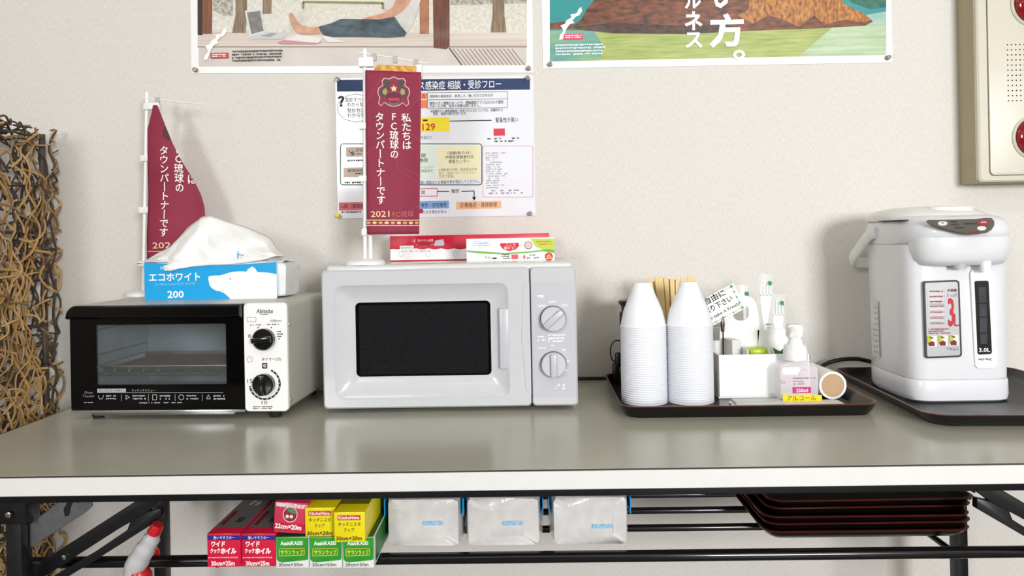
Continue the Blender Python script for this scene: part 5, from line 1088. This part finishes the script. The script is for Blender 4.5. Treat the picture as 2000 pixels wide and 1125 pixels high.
q = Vector(sp(272, 1118)); B().lathe([(.0155, -.022), (.0165, -.02), (.0165, 0), (.013, .008)], 24, tuple(q + Vector((0, 0, -.004)))).build('collar', rs, SP)
B().lathe([(.03, -.16), (.033, -.155), (.033, -.075), (.03, -.055), (.015, -.03), (.014, -.024)], 28, tuple(q)).build('bottle', M('milky_bottle', '#d4d4d6', .35, var=.02), SP)
B().tube(smooth_path([sp(283, 1072), sp(298, 1066, -.505), sp(306, 1076, -.487), sp(306, 1100, -.486)], 4), (.0035, .006), 10).build('trigger', rs, SP, angle=60)

# ------------------------------------------------------------------ woven vine screen beside the table
vx = -1.0; VY0, VY1, VH = -.27, -.035, 1.243
VS = Thing('vine_screen', 'tall box screen woven from tan and dark brown vines beside the table', 'screen', (vx - .15, (VY0 + VY1) / 2, 0))
bx = .15; by = (VY1 - VY0) / 2
vm = [M('vine_tan', '#b58c54', .5, hex2='#d0aa72', scale=25), M('vine_brown', '#7f623c', .55, hex2='#9c7d52', scale=25), M('vine_dark', '#3c322b', .6, hex2='#5a4d42', scale=25)]
for sx in (-1, 1):
    for sy in (-1, 1):
        B().tube([(sx * (bx - .015) + R.uniform(-.002, .002), sy * (by - .012), z) for z in (0, .3, .6, .9, VH - .01)], .006, 8).build('corner_pole', vm[2], VS)
for k in range(13):
    z = .06 + k * .097; pts = [(bx - .012, -by + .01, z), (bx - .012, by - .01, z), (-bx + .012, by - .01, z), (-bx + .012, -by + .01, z), (bx - .012, -by + .01, z)]
    B().tube([Vector(a).lerp(Vector(c), f) + Vector((0, 0, R.uniform(-.004, .004))) for a, c in zip(pts, pts[1:]) for f in (0, .33, .66)] + [Vector(pts[-1])], .0026, 6).build('hoop', vm[2], VS)
rv = random.Random(21)
def strand(face, kind):
    """a wiggling vine on one face of the box: face 0 = right, 1 = front, 2 = back, 3 = left, 4 = top"""
    n = rv.randint(6, 9); w = by if face in (0, 3) else bx
    s = rv.uniform(-w + .004, w - .004); z = rv.uniform(.0, VH - .03) if face != 4 else 0; ang = rv.choice((1, -1)) * rv.gauss(math.pi / 2, .38) if rv.random() < .82 else rv.uniform(-.5, .5)
    L = rv.uniform(.014, .03); curl = rv.gauss(0, .2); pts = []; dep = rv.uniform(-.014, .006)
    for k in range(n):
        d = dep + .009 * math.sin(k * 1.3 + s * 40)
        ss = max(-w - .004, min(w + .004, s)); zz = max(.004, min(VH, z))
        pts.append({0: (bx + d, ss, zz), 3: (-bx - d, ss, zz), 1: (ss, -by - d, zz), 2: (ss, by + d - .004, zz), 4: (ss, max(-by, min(by, z)), VH + d * .8 - .004)}[face])
        s += L * math.cos(ang); z += L * math.sin(ang); ang += curl + rv.gauss(0, .22)
    return pts
def strands(count, face, kinds, joined=None, r=.0021, deep=0):
    for k in range(count):
        pts = smooth_path([(q[0] - deep, q[1], q[2]) for q in strand(face, 0)], 2); rad = r * rv.uniform(.75, 1.2)
        if joined is not None: joined.tube(pts, rad, 5)
        else: B().tube(pts, rad, 5).build('vine', vm[rv.choice(kinds)], VS, angle=70)
strands(215, 0, (0, 0, 0, 1)); strands(60, 0, (2, 1), None, .0022, .008); strands(22, 4, (0, 2, 2))
jb = B(); strands(210, 0, (2,), jb, .0022, .028); strands(150, 1, (2,), jb, .0024); strands(160, 2, (2,), jb, .0024); strands(110, 3, (2,), jb, .0024); strands(26, 4, (2,), jb)
o = jb.build('dark_vines', vm[2], VS, angle=70); o['kind'] = 'stuff'
jb = B(); strands(170, 1, (1,), jb, .0024); strands(120, 3, (1,), jb, .0024); strands(90, 0, (1,), jb, .0021, .018); o = jb.build('brown_vines', vm[1], VS, angle=70); o['kind'] = 'stuff'
